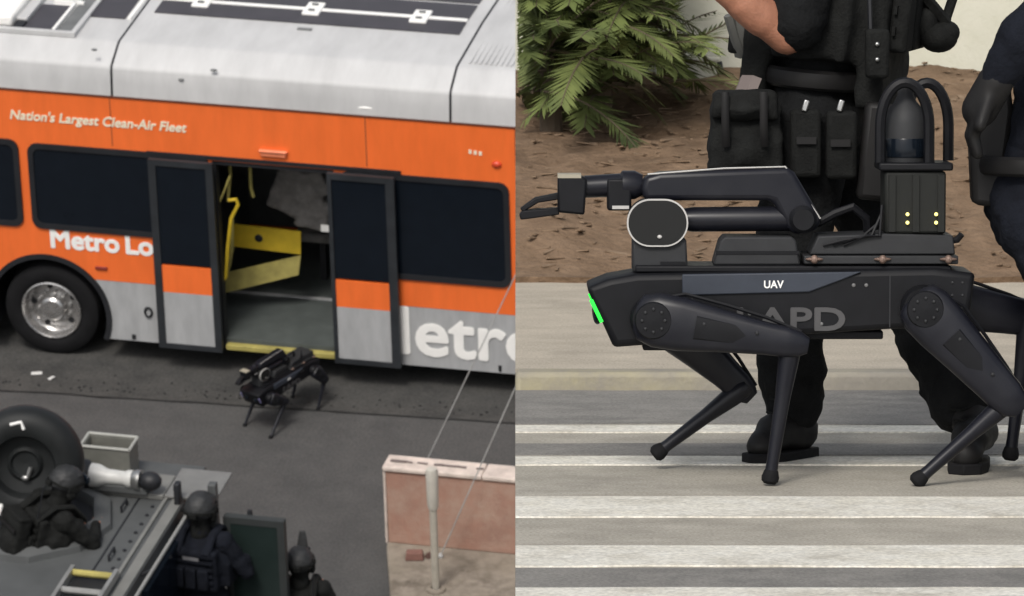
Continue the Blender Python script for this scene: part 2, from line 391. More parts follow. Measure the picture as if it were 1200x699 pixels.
# far side, ends, floor, partition so that the inside is closed and dark
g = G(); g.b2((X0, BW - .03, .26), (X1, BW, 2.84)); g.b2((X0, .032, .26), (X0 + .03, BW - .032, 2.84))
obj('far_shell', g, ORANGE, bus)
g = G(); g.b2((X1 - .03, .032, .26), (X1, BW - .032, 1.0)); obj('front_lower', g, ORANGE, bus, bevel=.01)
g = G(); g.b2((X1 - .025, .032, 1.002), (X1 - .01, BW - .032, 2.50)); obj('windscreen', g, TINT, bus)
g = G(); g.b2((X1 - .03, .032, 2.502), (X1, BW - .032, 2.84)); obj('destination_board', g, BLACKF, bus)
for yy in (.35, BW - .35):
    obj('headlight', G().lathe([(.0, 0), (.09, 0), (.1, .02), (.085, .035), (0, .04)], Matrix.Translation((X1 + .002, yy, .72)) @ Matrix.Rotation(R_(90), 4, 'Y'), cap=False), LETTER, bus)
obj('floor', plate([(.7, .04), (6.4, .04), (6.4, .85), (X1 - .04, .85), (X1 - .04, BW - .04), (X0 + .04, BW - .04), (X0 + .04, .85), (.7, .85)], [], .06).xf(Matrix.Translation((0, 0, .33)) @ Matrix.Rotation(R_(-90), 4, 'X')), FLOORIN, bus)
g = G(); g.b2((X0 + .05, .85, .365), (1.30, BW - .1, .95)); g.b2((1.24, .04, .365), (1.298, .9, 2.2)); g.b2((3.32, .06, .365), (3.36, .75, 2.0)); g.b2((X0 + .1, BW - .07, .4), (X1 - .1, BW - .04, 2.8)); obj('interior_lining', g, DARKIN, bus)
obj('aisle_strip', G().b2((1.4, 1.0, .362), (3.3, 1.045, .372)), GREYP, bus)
# roof: shoulder profile lofted along the length, three sections with dark seams
prof = [(.0, 2.853), (.012, 2.98), (.028, 3.11), (.038, 3.135), (.058, 3.155), (.27, 3.272), (.30, 3.284), (.34, 3.289), (BW / 2, 3.315)]
prof = prof + [(BW - y, z) for y, z in prof[-2::-1]]
def roofsec(xa, xb, name):
    g = G(); n = len(prof); xs = [xa, xb]
    vs = [(x, y, z) for x in xs for y, z in prof] + [(x, min(max(y, .03), BW - .03), z - .04) for x in xs for y, z in prof]
    fs = []
    for i in range(n - 1):
        fs += [(i, i + 1, n + i + 1, n + i), (2 * n + i, 3 * n + i, 3 * n + i + 1, 2 * n + i + 1), (i, 2 * n + i, 2 * n + i + 1, i + 1), (n + i, n + i + 1, 3 * n + i + 1, 3 * n + i)]
    fs += [(0, n, 3 * n, 2 * n), (n - 1, 3 * n - 1, 4 * n - 1, 2 * n - 1)]
    g.add(vs, fs)
    return obj(name, g, FAIRW if False else ROOFW, bus, smooth=30)
roofsec(X0, .775, 'roof_section'); roofsec(.80, 4.085, 'roof_section'); roofsec(4.11, X1, 'roof_section')
for xs in (.7875, 4.0975):
    g = G()
    for (ya, za), (yb, zb) in zip(prof, prof[1:]):
        d = -.008
        g.add([(xs - .02, ya + (.01 if ya < 1 else -.01), za + d), (xs + .02, ya + (.01 if ya < 1 else -.01), za + d), (xs + .02, yb + (.01 if yb < 1.3 else -.01), zb + d), (xs - .02, yb + (.01 if yb < 1.3 else -.01), zb + d)], [(0, 1, 2, 3)])
    obj('roof_seam', g, BLACKF, bus)
obj('drip_rail', G().b2((X0, -.012, 2.838), (X1, .02, 2.852)), mat('drip_rail', (.10, .035, .02), .6), bus)
def rz(y):
    for (ya, za), (yb, zb) in zip(prof, prof[1:]):
        if ya <= y <= yb: return za + (zb - za) * (y - ya) / (yb - ya)
    return 3.3
def roofplate(x0, y0, x1, y1, h, m, name, lift=.003, bev=0):
    g = G(); vs = []
    for x in (x0, x1):
        for y in (y0, y1): vs += [(x, y, rz(y) + lift), (x, y, rz(y) + lift + h)]
    g.add(vs, [(0, 2, 3, 1), (4, 5, 7, 6), (0, 1, 5, 4), (2, 6, 7, 3), (1, 3, 7, 5), (0, 4, 6, 2)])
    return obj(name, g, m, bus, bevel=bev)
# dark panels of the middle section with the pale divider and latches
def RL(u, v): return L(u, v, 2, 3.305)
a = RL(167, 12); b_ = RL(545, 45); c_ = RL(170, 1); d_ = RL(552, 26); e_ = RL(560, 8)
ny0, ny1 = (a.y + b_.y) / 2, (c_.y + d_.y) / 2
fy1 = e_.y
xa_, xb_ = .93, 3.95
roofplate(xa_, ny0, xb_, ny1 - .035, .012, DARKROOF, 'roof_panel')
roofplate(xa_, ny1 + .035, xb_, fy1, .012, DARKROOF, 'roof_panel')
roofplate(xa_, fy1 + .06, xb_, fy1 + .35, .012, DARKROOF, 'roof_panel')
roofplate(xa_, ny1 - .03, xb_, ny1 + .03, .018, LETTER, 'panel_divider')
for u, v in ((240, 3), (370, 11), (494, 22)):
    q = RL(u, v); lp_ = roofplate(q.x - .085, ny1 - .14, q.x + .085, ny1 + .14, .035, LETTER, 'roof_latch', bev=.01)
    for dy in (-.08, .06):
        obj('latch_handle', G().b2((q.x - .03, ny1 + dy - .012, rz(ny1) + .04), (q.x + .03, ny1 + dy + .012, rz(ny1) + .052)), GREYROOF, lp_)
q = RL(357, 35); roofplate(q.x - .07, q.y - .02, q.x + .07, q.y + .02, .01, GREYROOF, 'roof_mark')
# rear section: cooling well with dark grilles, white cover, a dark square
q0 = RL(108, 20); q1 = RL(147, 22); roofplate(q0.x - .02, q0.y, q1.x, q0.y + .62, .012, DARKROOF, 'roof_panel')
roofplate(q1.x + .025, q0.y, q1.x + .06, q0.y + .7, .016, LETTER, 'roof_strip')
w0 = RL(14, 34); w1 = RL(83, 41)
wy = (w0.y + w1.y) / 2
g = G()
fx0, fx1 = w0.x - 1.1, w1.x
for (p0, p1) in (((fx0, wy - .05), (fx1 + .05, wy)), ((fx0, wy + 1.0), (fx1 + .05, wy + 1.05)), ((fx1, wy), (fx1 + .05, wy + 1.0)), ((fx0, wy), (fx0 + .05, wy + 1.0))):
    g.b2((p0[0], p0[1], rz(wy) - .003), (p1[0], p1[1], rz(wy) + .05))
well = obj('cooling_well', g, ROOFW, bus, bevel=.006)
qa, qb = RL(60, 40), RL(66, 40)
obj('grille_panel', G().b2((qa.x - .30, wy + .003, 3.303), (qa.x - .004, wy + .62, 3.322)), DARKROOF, well)
obj('grille_panel', G().b2((qb.x, wy + .003, 3.303), (fx1 - .003, wy + .95, 3.325)), GREYROOF, well)
obj('grille_bar', G().b2((qa.x - .002, wy + .003, 3.303), (qa.x + .028, wy + .72, 3.345)), LETTER, well)
obj('grille_bar', G().b2((qa.x - .20, wy + .66, 3.303), (qb.x + .05, wy + .70, 3.345)), LETTER, well)
obj('vent_hole', G().b2((qa.x - .40, wy + .003, 3.303), (qa.x - .305, wy + .16, 3.34)), BLACKF, well)
obj('unit_cover', G().b2((fx0 + .06, wy + .06, 3.303), (qa.x - .42, wy + .9, 3.42)), LETTER, well, bevel=.03)
obj('cover_flange', G().b2((qa.x - .417, wy + .17, 3.303), (qa.x - .31, wy + .9, 3.36)), ROOFW, well, bevel=.01)
# ribbed front roof section
for k in range(34):
    x = 4.19 + k * .05; roofplate(x, .37, x + .022, BW - .37, .012, ROOFW, 'roof_rib')
# small marks on the fairing
for u, v, s, m in ((428, 127, .10, LETTER), (110, 59, .03, GREYROOF), (212, 94, .03, GREYROOF), (250, 83, .035, GREYROOF)):
    q = L(u, v, 1, .01); obj('fairing_lamp' if m is LETTER else 'rivet', G().ell((q.x, .02, q.z), (s, .02, .02 if s > .05 else .012)), m, bus)
# windows
def window(x0, z0, x1, z1, r=.10, fw=.055):
    f = obj('window_frame', ringplate(rrect(x0, z0, x1, z1, r), rrect(x0 + fw, z0 + fw, x1 - fw, z1 - fw, r * .7), -.012, .02), BLACKF, bus)
    obj('pane', plate(rrect(x0 + fw - .01, z0 + fw - .01, x1 - fw + .01, z1 - fw + .01, r * .7), [], .006).xf(Matrix.Translation((0, -.0045, 0))), TINT, f)
window(-1.75, 1.40, -.19, 2.32); window(-2.85, 1.40, -1.9, 2.32)
window(-.10, 1.40, 1.72, 2.30)
window(3.0, 1.18, 4.645, 2.27); window(4.78, 1.18, 6.0, 2.27); window(6.12, 1.18, 7.3, 2.27)
# open door leaves standing proud of the side
def leaf(x0, x1, y, wl, wr, handle=None):
    z0, z1 = .27, 2.27
    f = obj('door_leaf', plate([(x0, z0), (x1, z0), (x1, z1), (x0, z1)], [[(x0 + wl, z0 + .05), (x1 - wr, z0 + .05), (x1 - wr, z1 - .06), (x0 + wl, z1 - .06)]], .045).xf(Matrix.Translation((0, y, 0))), LEAFF, bus, bevel=.006)
    xa, xb = x0 + wl + .001, x1 - wr - .001
    obj('pane', G().b2((xa, y - .008, 1.175), (xb, y + .008, z1 - .062)), TINT, f)
    obj('orange_panel', G().b2((xa, y - .012, .872), (xb, y + .012, 1.155)), ORANGE, f)
    obj('grey_panel', G().b2((xa, y - .0125, z0 + .052), (xb, y + .0125, .8715)), GREYP, f)
    obj('hinge_arm', G().tube([(x0 + .1, y + .03, 2.2), (x0 + .15, y + .07, 2.2), (x0 + .2, .0, 2.21)], .018), BLACKF, f)
leaf(1.135, 1.775, -.085, .075, .07); leaf(2.90, 3.555, -.085, .04, .085)
obj('door_jamb', plate([(DX0 - .02, .27), (DX1 + .02, .27), (DX1 + .02, DZ1), (DX0 - .02, DZ1)], [[(DX0 + .035, .30), (DX1 - .035, .30), (DX1 - .035, DZ1 - .04), (DX0 + .035, DZ1 - .04)]], .10).xf(Matrix.Translation((0, .052, 0))), BLACKF, bus)
obj('door_header', G().b2((1.1, -.02, 2.275), (3.6, -.002, 2.31)), BLACKF, bus)
obj('threshold', G().b2((DX0 + .05, -.04, .27), (DX1 - .05, .03, .325)), YELLOWD, bus, bevel=.008, label='worn yellow step edge of the open door')
for (xx0, xx1) in ((FD0, FD0 + .59), (FD0 + .59, FD1)):
    f = obj('door_leaf', plate([(xx0 + .005, .28), (xx1 - .005, .28), (xx1 - .005, DZ1), (xx0 + .005, DZ1)], [[(xx0 + .06, .34), (xx1 - .06, .34), (xx1 - .06, DZ1 - .06), (xx0 + .06, DZ1 - .06)]], .03), BLACKF, bus)
    obj('pane', G().b2((xx0 + .06, -.006, .34), (xx1 - .06, .006, DZ1 - .06)), TINT, f)
# things fixed inside the door
def on(u, v, y): q = L(u, v, 1, y); return (q.x, q.y, q.z)
yd = .25
obj('grab_rail', G().tube([on(269, 188, yd), on(270, 205, yd), on(268, 225, yd), on(267, 236, yd)], .016, 8), YELLOWD, bus)
obj('grab_rail', G().tube([on(270, 205, .12), on(262, 226, .10), on(255, 242, .08)], .011, 8), YELLOWD, bus)
obj('grab_rail', G().tube([on(268, 235, .1), on(277, 234, .1), on(279, 240, .1), on(271, 256, .1), on(267, 290, .1), on(265, 324, .1), on(262, 329, .1), on(256, 329, .1)], .019, 8), YELLOW, bus)
obj('grab_rail', G().tube([on(272, 258, .2), on(272, 290, .2), on(269, 310, .2), on(266, 320, .2)], .018, 8), YELLOWD, bus)
obj('grab_rail', G().tube([on(293, 188, .3), on(294, 220, .3), on(297, 231, .3)], .017, 8), YELLOWD, bus)
def quad(pts, m, name, t=.02, par=None):
    P = [Vector(p) for p in pts]; n = (P[1] - P[0]).cross(P[3] - P[0]).normalized() * t
    return obj(name, G().add(P + [p + n for p in P], [(0, 1, 2, 3), (7, 6, 5, 4), (0, 4, 5, 1), (1, 5, 6, 2), (2, 6, 7, 3), (3, 7, 4, 0)]), m, par or bus)
pn = quad([on(274, 288, .75), on(353, 297.5, .75), on(353, 271, .75), on(274, 262, .75)], YELLOW, 'yellow_panel')
ql = Vector(on(303.5, 279, .735))
obj('panel_knob', G().lathe([(.0, 0), (.04, 0), (.04, .012), (.02, .02), (0, .02)], Matrix.Translation(ql) @ Matrix.Rotation(R_(90), 4, 'X'), 20, cap=False), BLACKF, pn)
quad([on(264, 343, .60), on(350, 322, .72), on(353, 299, .76), on(266, 319, .64)], YELLOWD, 'yellow_panel')
def seat(x, y, z, w_):
    s_ = obj('seat', G().join(plate(rrect(x - w_ / 2, z + .1, x + w_ / 2, z + .95, .12), [], .10).xf(Matrix.Translation((0, y, 0)))), SEATG, bus, bevel=.03)
    obj('cushion', G().b2((x - w_ / 2, y - .45, z + .02), (x + w_ / 2, y - .05, z + .12)), SEATG, s_, bevel=.03)
    obj('seat_leg', G().b2((x - .03, y - .3, .362), (x + .03, y - .22, z + .018)), BLACKF, s_)
seat(2.36, 1.75, .80, .5); seat(2.88, 1.75, .80, .5)
q = Vector(on(350, 228, .9)); obj('hanging_bag', voxel('hanging_bag', G().box(q + Vector((.02, 0, .05)), (.52, .26, .50), Matrix.Rotation(.35, 3, 'Y')).box(q + Vector((.16, -.05, .16)), (.34, .2, .28), Matrix.Rotation(-.3, 3, 'Y')).box(q + Vector((.16, 0, -.16)), (.34, .24, .3), Matrix.Rotation(.2, 3, 'Y')), .02, 4, .02, 6), SEATG, bus, label='grey bundle hanging inside the open door')
q = Vector(on(382, 268, .4)); obj('sticker', G().box(q, (.10, .01, .07)), PAPER, bus)
obj('inner_wall', G().b2((3.06, .15, .365), (3.14, .62, 1.5)), DARKIN, bus)
# lettering and small fittings
obj('lettering', text("Nation's Largest Clean-Air Fleet", .135, -.25, 2.535, -.004, shear=.22, bold=.0032, width=1.76), CREAMV, bus, label='cream slogan on the orange band')
obj('lettering', text('Metro', .275, .075, 1.205, -.004, bold=.010, width=.68), LETTER, bus, label='white word Metro above the rear wheel')
obj('lettering', text('Local', .275, .835, 1.205, -.004, bold=.010, width=.56), LETTER, bus, label='white word Local half hidden by the door')
obj('lettering', text('Metro', .70, 3.14, .395, -.004, bold=.016, width=1.80), LETTER, bus, label='large white word Metro on the grey skirt')
obj('side_lamp', G().b2((2.235, -.03, 2.355), (2.485, 0, 2.40)).b2((2.22, -.045, 2.40), (2.5, 0, 2.425)), mat('lamp_amber', (.85, .25, .12), .4), bus, bevel=.01)
q = L(582, 193, 1, 0); obj('marker_lamp', G().ell((q.x, 0, q.z), (.05, .03, .035)), mat('lamp_red', (.6, .06, .02), .35), bus)
for k, u in enumerate((551, 557, 563)):
    q = L(u, 178 + k, 1, 0); obj('sticker', G().box((q.x, -.003, q.z), (.028, .004, .04)), CREAMV, bus)
q = L(119, 314, 1, 0); obj('marker_lamp', G().b2((q.x - .06, -.02, q.z - .015), (q.x + .06, 0, q.z + .015)), mat('lamp_dark', (.25, .03, .02), .4), bus, bevel=.005)
q = L(174, 366, 1, 0); obj('skirt_latch', G().tube([(q.x + .035 * math.cos(a_ / 12 * 6.283), -.005, q.z + .05 * math.sin(a_ / 12 * 6.283)) for a_ in range(12)], .012, 6, closed=True), BLACKF, bus)
q = L(157, 395, 1, 0); obj('skirt_mark', G().b2((q.x - .02, -.004, q.z - .025), (q.x + .02, .004, q.z + .025)), DOGGR, bus)
q = L(586, 432, 1, 0); obj('skirt_mark', G().b2((q.x - .015, -.004, q.z - .03), (q.x + .015, .004, q.z + .03)), BLACKF, bus)
for jx, z0, z1 in ((-1.82, .28, 2.82), (.76, 2.33, 2.83), (3.27, 2.33, 2.83), (4.715, .28, 2.83), (6.06, .28, 2.83)):
    obj('panel_joint', G().b2((jx - .004, -.0025, z0), (jx + .004, .004, z1)), mat('joint_dark', (.20, .06, .025), .7), bus)
# wheels and arches
AX = Matrix.Rotation(R_(90), 4, 'X')      # lathe axis to -y
def wheel(x, yface, par, R0=WR, flip=False, wz=WZ):
    Mx = Matrix.Translation((x, yface, wz)) @ (Matrix.Rotation(R_(180), 4, 'Z') if flip else Matrix.Identity(4)) @ AX
    k = R0 / .485
    t = obj('wheel', G().lathe([(.29 * k, -.28), (.43 * k, -.285), (.472 * k, -.26), (.485 * k, -.20), (.485 * k, -.08), (.472 * k, -.025), (.43 * k, 0), (.36 * k, .004), (.305 * k, -.012), (.29 * k, -.03), (.285 * k, -.15)], Mx, 56, cap=False), RUBBER, par)
    obj('tread_groove', G().lathe([(.4865 * k, -.17), (.4865 * k, -.16)], Mx, 40, cap=False).lathe([(.4865 * k, -.12), (.4865 * k, -.11)], Mx, 40, cap=False), BLACKF, t)
    obj('rim', G().lathe([(.30 * k, -.03), (.302 * k, .0), (.29 * k, .006), (.278 * k, -.01), (.268 * k, -.10), (.235 * k, -.135), (.20 * k, -.125), (.15 * k, -.12), (.128 * k, -.12), (.122 * k, -.03), (.10 * k, -.01), (.0, -.005)], Mx, 48, cap=False), CHROME, t)
    for i in range(10):
        a_ = i * math.pi / 5 + .2
        c = Mx @ Vector((.165 * k * math.cos(a_), .165 * k * math.sin(a_), -.10)); obj('lug_nut', G().lathe([(.0, -.03), (.017, -.03), (.017, .02), (0, .025)], Matrix.Translation(c) @ Mx.to_3x3().to_4x4(), 8, cap=False), CHROME, t)
        if i % 2 == 0:
            c = Mx @ Vector((.212 * k * math.cos(a_ + .3), .212 * k * math.sin(a_ + .3), -.128)); obj('hand_hole', G().lathe([(.0, 0), (.03, 0), (.027, .012), (0, .012)], Matrix.Translation(c) @ Mx.to_3x3().to_4x4(), 14, cap=False), BLACKF, t)
    return t
for wx in (0.0, 7.1):
    wheel(wx, .05, bus); wheel(wx, BW - .05, bus, flip=True)
    ar = arc(wx, WZ, AR + .035, 180 - tb, tb, 40); ai = arc(wx, WZ, AR - .015, tb, 180 - tb, 40)
    obj('wheel_arch', plate(ar + ai, [], .035).xf(Matrix.Translation((0, .002, 0))), BLACKF, bus)
    g = G(); n = 25; ar = arc(wx, WZ, AR - .005, 200, -20, n - 1)
    g.add([(x, .03, z) for x, z in ar] + [(x, .75, z) for x, z in ar], [(i, i + 1, n + i + 1, n + i) for i in range(n - 1)] + [tuple(range(n, 2 * n))])
    obj('wheel_well', g, BLACKF, bus)
obj('underbody', G().b2((X0 + .1, .2, .2), (-.65, BW - .2, .258)).b2((.65, .15, .2), (6.4, BW - .15, .258)).b2((7.75, .2, .2), (X1 - .1, BW - .2, .258)), BLACKF, bus)

# ================================================================== ROBOT DOG (built facing -x, near side at -y)
def robot_dog(label, M, legs, group, dome=True, bar=GREENL):
    t = thing('robot_dog', label, 'robot dog', M, group)
    P = lambda u, v: ((u - 918) / 482.0, (570 - v) / 482.0)
    yw = .115
    pr = [P(687, 341), P(712, 331), P(745, 325), P(1100, 318), P(1147, 324), P(1141, 374), P(1131, 389), P(1052, 390), P(800, 406), P(719, 412)]
    g = G(); n = len(pr); ys = [(-yw * .80, 1.0), (-yw, 1.0), (yw, 1.0), (yw * .8, 1.0)]
    cxm = sum(p[0] for p in pr) / n; czm = sum(p[1] for p in pr) / n
    rings = [[(x if k in (1, 2) else cxm + (x - cxm) * .985, y, z if k in (1, 2) else czm + (z - czm) * .90) for x, z in pr] for k, y in enumerate((-yw - .012, -yw, yw, yw + .012))]
    vs = [p for r in rings for p in r]
    fs = [tuple(range(n)), tuple(range(4 * n - 1, 3 * n - 1, -1))] + [(j * n + i, j * n + (i + 1) % n, (j + 1) * n + (i + 1) % n, (j + 1) * n + i) for j in range(3) for i in range(n)]
    body = obj('body', g.add(vs, fs), DOGPL, t, bevel=.008)
    # nose with the green bar, camera windows
    nx0, nz0 = P(686, 345); nx1, nz1 = P(718, 411); dv = Vector((nx1 - nx0, 0, nz1 - nz0))
    for s_ in (-1, 1):
        a_ = Vector((nx0 + .003, s_ * .116, nz0)) + dv * .16; b_ = Vector((nx0 + .003, s_ * .116, nz0)) + dv * .56
        obj('status_light', G().tube([a_, (a_ + b_) / 2, b_], .0055, 8), bar, body)
    g = G()
    for s_ in (-.055, .055): g.ell(Vector((nx0, s_, nz0)) + dv * .45, (.012, .026, .026))
    obj('camera_window', g, TINT, body)
    for u in (812, 1046):
        xg = P(u, 0)[0]; obj('panel_seam', G().b2((xg - .0015, -.1285, P(0, 388)[1]), (xg + .0015, -.126, P(0, 326)[1])), BLACKF, body)
    xg = P(760, 0)[0]; obj('chin_skid', G().b2((xg - .012, -.09, P(0, 417)[1]), (xg + .085, .09, P(0, 408)[1])), DOGPL, body, bevel=.004)
    obj('belly_skid', G().b2((P(850, 0)[0], -.08, P(0, 404)[1]), (P(1040, 0)[0], .08, P(0, 394)[1])), DOGPL, body, bevel=.004)
    for u in (1120, 1132):
        for v in (335, 350, 365): x, z = P(u, v); obj('bolt', G().ell((x, -.127, z), (.004, .003, .004), nu=8, nv=6), DOGGR, body)
    # slate shoulder panels on both flanks
    for s_ in (-1, 1):
        pl = [P(800, 325), P(1012, 322), P(985, 333), P(950, 346), P(800, 350)]
        f = obj('shoulder_panel', G().prism(pl, s_ * .116, s_ * .134), DOGSL, t, bevel=.003)
        if s_ < 0:
            tx, tz = P(897, 341); obj('lettering', text('UAV', .026, tx, tz, -.1345, bold=.0006, width=.047, thick=.001), LETTER, f)
            tx, tz = P(866, 391); obj('lettering', text('LAPD', .078, tx, tz, -.1285, bold=.0024, width=.262, thick=.001), mat('dull_lettering', (.062, .061, .063), .6), body, label='dull grey letters LAPD on the flank')
    for u, v in ((1003, 338), (1018, 338), (880, 372), (965, 384)):
        x, z = P(u, v); obj('bolt', G().ell((x, -.128, z), (.005, .003, .005), nu=8, nv=6), mat('bolt_grey', (.14, .14, .14), .5), body)
    g = G()
    for u in (830, 990): x, z = P(u, 318); g.b2((x - .06, -.10, z - .005), (x + .06, .10, z + .012))
    obj('top_deck', G().b2((P(745, 0)[0], -.095, P(0, 324)[1]), (P(1120, 0)[0], .095, P(0, 316)[1])), DOGPL, t, bevel=.004)
    # rail with fittings and payload
    rail = obj('payload_rail', G().b2((P(945, 0)[0], -.098, P(0, 314)[1]), (P(1128, 0)[0], .098, P(0, 304)[1])), DOGGR, t, bevel=.003)
    for u in (957, 1038, 1116):
        x, z = P(u, 308); obj('rail_clamp', G().ell((x, -.102, z), (.022, .010, .005), nu=10, nv=6).ell((x, -.106, z), (.010, .010, .011), nu=8, nv=6), mat('clamp_brass', (.22, .15, .12), .5, metal=.3), rail)
    obj('payload_tray', G().prism([P(952, 303), P(1125, 303), P(1122, 280), P(1040, 278), P(962, 281)], -.085, .085), DOGGR, t, bevel=.004)
    if dome: pb = obj('payload_box', G().b2((P(1041, 0)[0], -.075, P(0, 279)[1]), (P(1114, 0)[0], .075, P(0, 204)[1])), mat('payload_olive', (.013, .014, .0125), .6, spec=.25, var=.15), t, bevel=.008)
    if dome:
        obj('payload_lid', G().b2((P(1034, 0)[0], -.085, P(0, 203.5)[1]), (P(1122, 0)[0], .085, P(0, 194)[1])), DOGPL, pb, bevel=.005)
        g = G()
        for u in (1050, 1078, 1108): x, z = P(u, 276); g.b2((x - .008, -.083, z), (x + .008, -.0755, z + .14))
        obj('payload_ridge', g, MATS['payload_olive'], pb)
        for u in (1068, 1102):
            for v in (255, 265):
                x, z = P(u, v); obj('indicator_light', G().ell((x, -.084, z), (.0045, .005, .0045), nu=8, nv=6), LEDL, pb)
        obj('cable_plug', G().tube([(P(1119, 0)[0], -.06, P(0, 287)[1]), (P(1128, 0)[0], -.065, P(0, 286)[1]), (P(1133, 0)[0], -.07, P(0, 279)[1])], .008, 8), DOGPL, pb)
    # dome-headed sensor with two guard hoops
    x, z = P(1068, 194)
    if dome: sensor = obj('sensor_dome', G().lathe([(.0, 0), (.052, 0), (.055, .03), (.055, .095), (.048, .125), (.028, .148), (.020, .165), (.020, .185), (0, .187)], Matrix.Translation((x, 0, z)), 28, cap=False), DOGGR, t)
    if dome: obj('sensor_window', G().lathe([(.0555, .012), (.0565, .015), (.0565, .055), (.0555, .058)], Matrix.Translation((x, 0, z)), 28, cap=False), TINT, sensor)
    for (u0, u1, vt, yy) in ((1036, 1094, 99, -.06), (1070, 1122, 101, .06)) if dome else ():
        xa, xb = P(u0, 0)[0], P(u1, 0)[0]; zt = P(0, vt)[1]; h = zt - z; pts = [(xa, yy, z)]
        for k in range(17):
            a_ = math.pi * (1 - k / 16); pts.append(((xa + xb) / 2 + (xb - xa) / 2 * math.cos(a_), yy, z + h * .45 + h * .55 * math.sin(a_)))
        pts.append((xb, yy, z)); obj('guard_hoop', G().tube(pts, .0135, 8), DOGPL, t)
    # electronics box behind the arm
    obj('electronics_box', G().prism([P(838, 316), P(942, 316), P(936, 286), P(930, 282), P(851, 282), P(846, 288)], -.07, .07), DOGGR, t, bevel=.005)
    obj('box_groove', G().b2((P(841, 0)[0], -.0725, P(0, 303)[1]), (P(940, 0)[0], -.069, P(0, 299)[1])), DOGPL, t)
    # arm: base, shoulder drum, upper arm, elbow, forearm, wrist, gripper
    ab = obj('arm_base', G().prism([P(742, 325), P(808, 322), P(806, 285), P(742, 285)], -.06, .06), DOGGR, t, bevel=.006)
    obj('base_bracket', G().b2((P(775, 0)[0], -.066, P(0, 318)[1]), (P(804, 0)[0], -.061, P(0, 312)[1])), DOGPL, ab)
    x0, z0 = P(737, 292); x1, z1 = P(806, 239)
    dr = obj('shoulder_drum', plate(rrect(x0, z0, x1, z1, .054, 10), [], .15), mat('drum_dark', (.011, .0115, .0115), .65, spec=.3, var=.12), t, bevel=.010)
    obj('drum_ring', plate(rrect(x0 - .004, z0 - .004, x1 + .004, z1 + .004, .058, 10), [rrect(x0 + .003, z0 + .003, x1 - .003, z1 - .003, .051, 10)], .012).xf(Matrix.Translation((0, -.068, 0))), RINGG, dr)
    obj('bolt', G().ell((P(774, 0)[0], -.077, P(0, 282)[1]), (.006, .004, .005), nu=8, nv=6), RINGG, dr)
    sx, sz = P(800, 263); ex, ez = P(945, 262)
    ua = obj('upper_arm', G().tube([(sx, -.01, sz), (sx + .03, -.01, sz), (ex - .02, -.01, ez), (ex + .02, -.01, ez)], [.026, .031, .031, .028], 18), DOGBLK, t)
    fp = [P(756, 240), P(752, 225), P(756, 211), P(775, 206), P(926, 200), P(935, 206), P(968, 262), P(962, 275), P(935, 281), P(924, 270), P(910, 242), P(903, 240)]
    fa = obj('forearm', G().prism(fp, -.042, .042), DOGBLK, t, bevel=.022)
    fa.modifiers['edge'].segments = 4
    obj('forearm_edge', G().tube([(P(760, 0)[0], -.036, P(0, 209)[1] + .001), (P(850, 0)[0], -.034, P(0, 202)[1] + .001), (P(924, 0)[0], -.034, P(0, 200)[1] + .001), (P(966, 0)[0], -.036, P(0, 262)[1] + .001)], .0022, 6), RINGG, fa)
    obj('elbow_cap', G().lathe([(0, 0), (.034, 0), (.034, .02), (.026, .028), (0, .028)], Matrix.Translation((P(945, 0)[0], -.040, P(0, 262)[1])) @ AX, 24, cap=False), DOGPL, fa)
    for q in range(3): obj('payload_cable', G().tube([(P(968 + q * 12, 0)[0], -.088, P(0, 292)[1]), (P(990 + q * 14, 0)[0], -.097, P(0, 286 - q * 3)[1]), (P(1015 + q * 10, 0)[0], -.09, P(0, 281)[1]), (P(1038, 0)[0], -.078, P(0, 262 - q * 9)[1])], .0042, 6), DOGPL, t)
    el = obj('cable_loop', G().tube([(P(962, 0)[0], -.01, P(0, 268)[1]), (P(985, 0)[0], -.02, P(0, 255)[1]), (P(1005, 0)[0], -.02, P(0, 248)[1]), (P(1022, 0)[0], -.01, P(0, 262)[1]), (P(1024, 0)[0], 0, P(0, 282)[1])], .011, 8), DOGPL, t)
    wx, wz = P(745, 222); ww = P(690, 224)
    wr = obj('wrist', G().tube([(wx + .02, 0, wz), (wx, 0, wz), (wx - .03, 0, wz), (wx - .034, 0, wz), (ww[0], 0, ww[1]), (ww[0] - .01, 0, ww[1])], [.026, .036, .036, .029, .028, .028], 18), DOGBLK, t)
    obj('wrist_block', G().b2((P(712, 0)[0], -.034, P(0, 252)[1]), (P(741, 0)[0], .034, P(0, 214)[1])), DOGPL, wr, bevel=.006)
    obj('wrist_tag', G().b2((P(718, 0)[0], -.0355, P(0, 250)[1]), (P(738, 0)[0], -.0345, P(0, 246)[1])), RINGG, wr)
    gb = obj('gripper_palm', G().prism([P(653, 254), P(685, 257), P(688, 214), P(680, 210), P(653, 211)], -.042, .042), DOGPL, t, bevel=.006)
    obj('palm_stripe', G().b2((P(653, 0)[0], -.043, P(0, 213)[1]), (P(681, 0)[0], .043, P(0, 208.5)[1])), mat('stripe_cream', (.34, .31, .24), .5), gb)
    obj('gripper_jaw', G().prism([P(655, 257), P(655, 249), P(612, 252), P(607, 257), P(609, 263), P(618, 262)], -.030, .030), DOGPL, gb, bevel=.003)
    obj('gripper_jaw', G().prism([P(655, 239), P(655, 231), P(626, 237), P(608, 250), P(612, 254), P(630, 243)], -.022, .022), DOGPL, gb, bevel=.003)
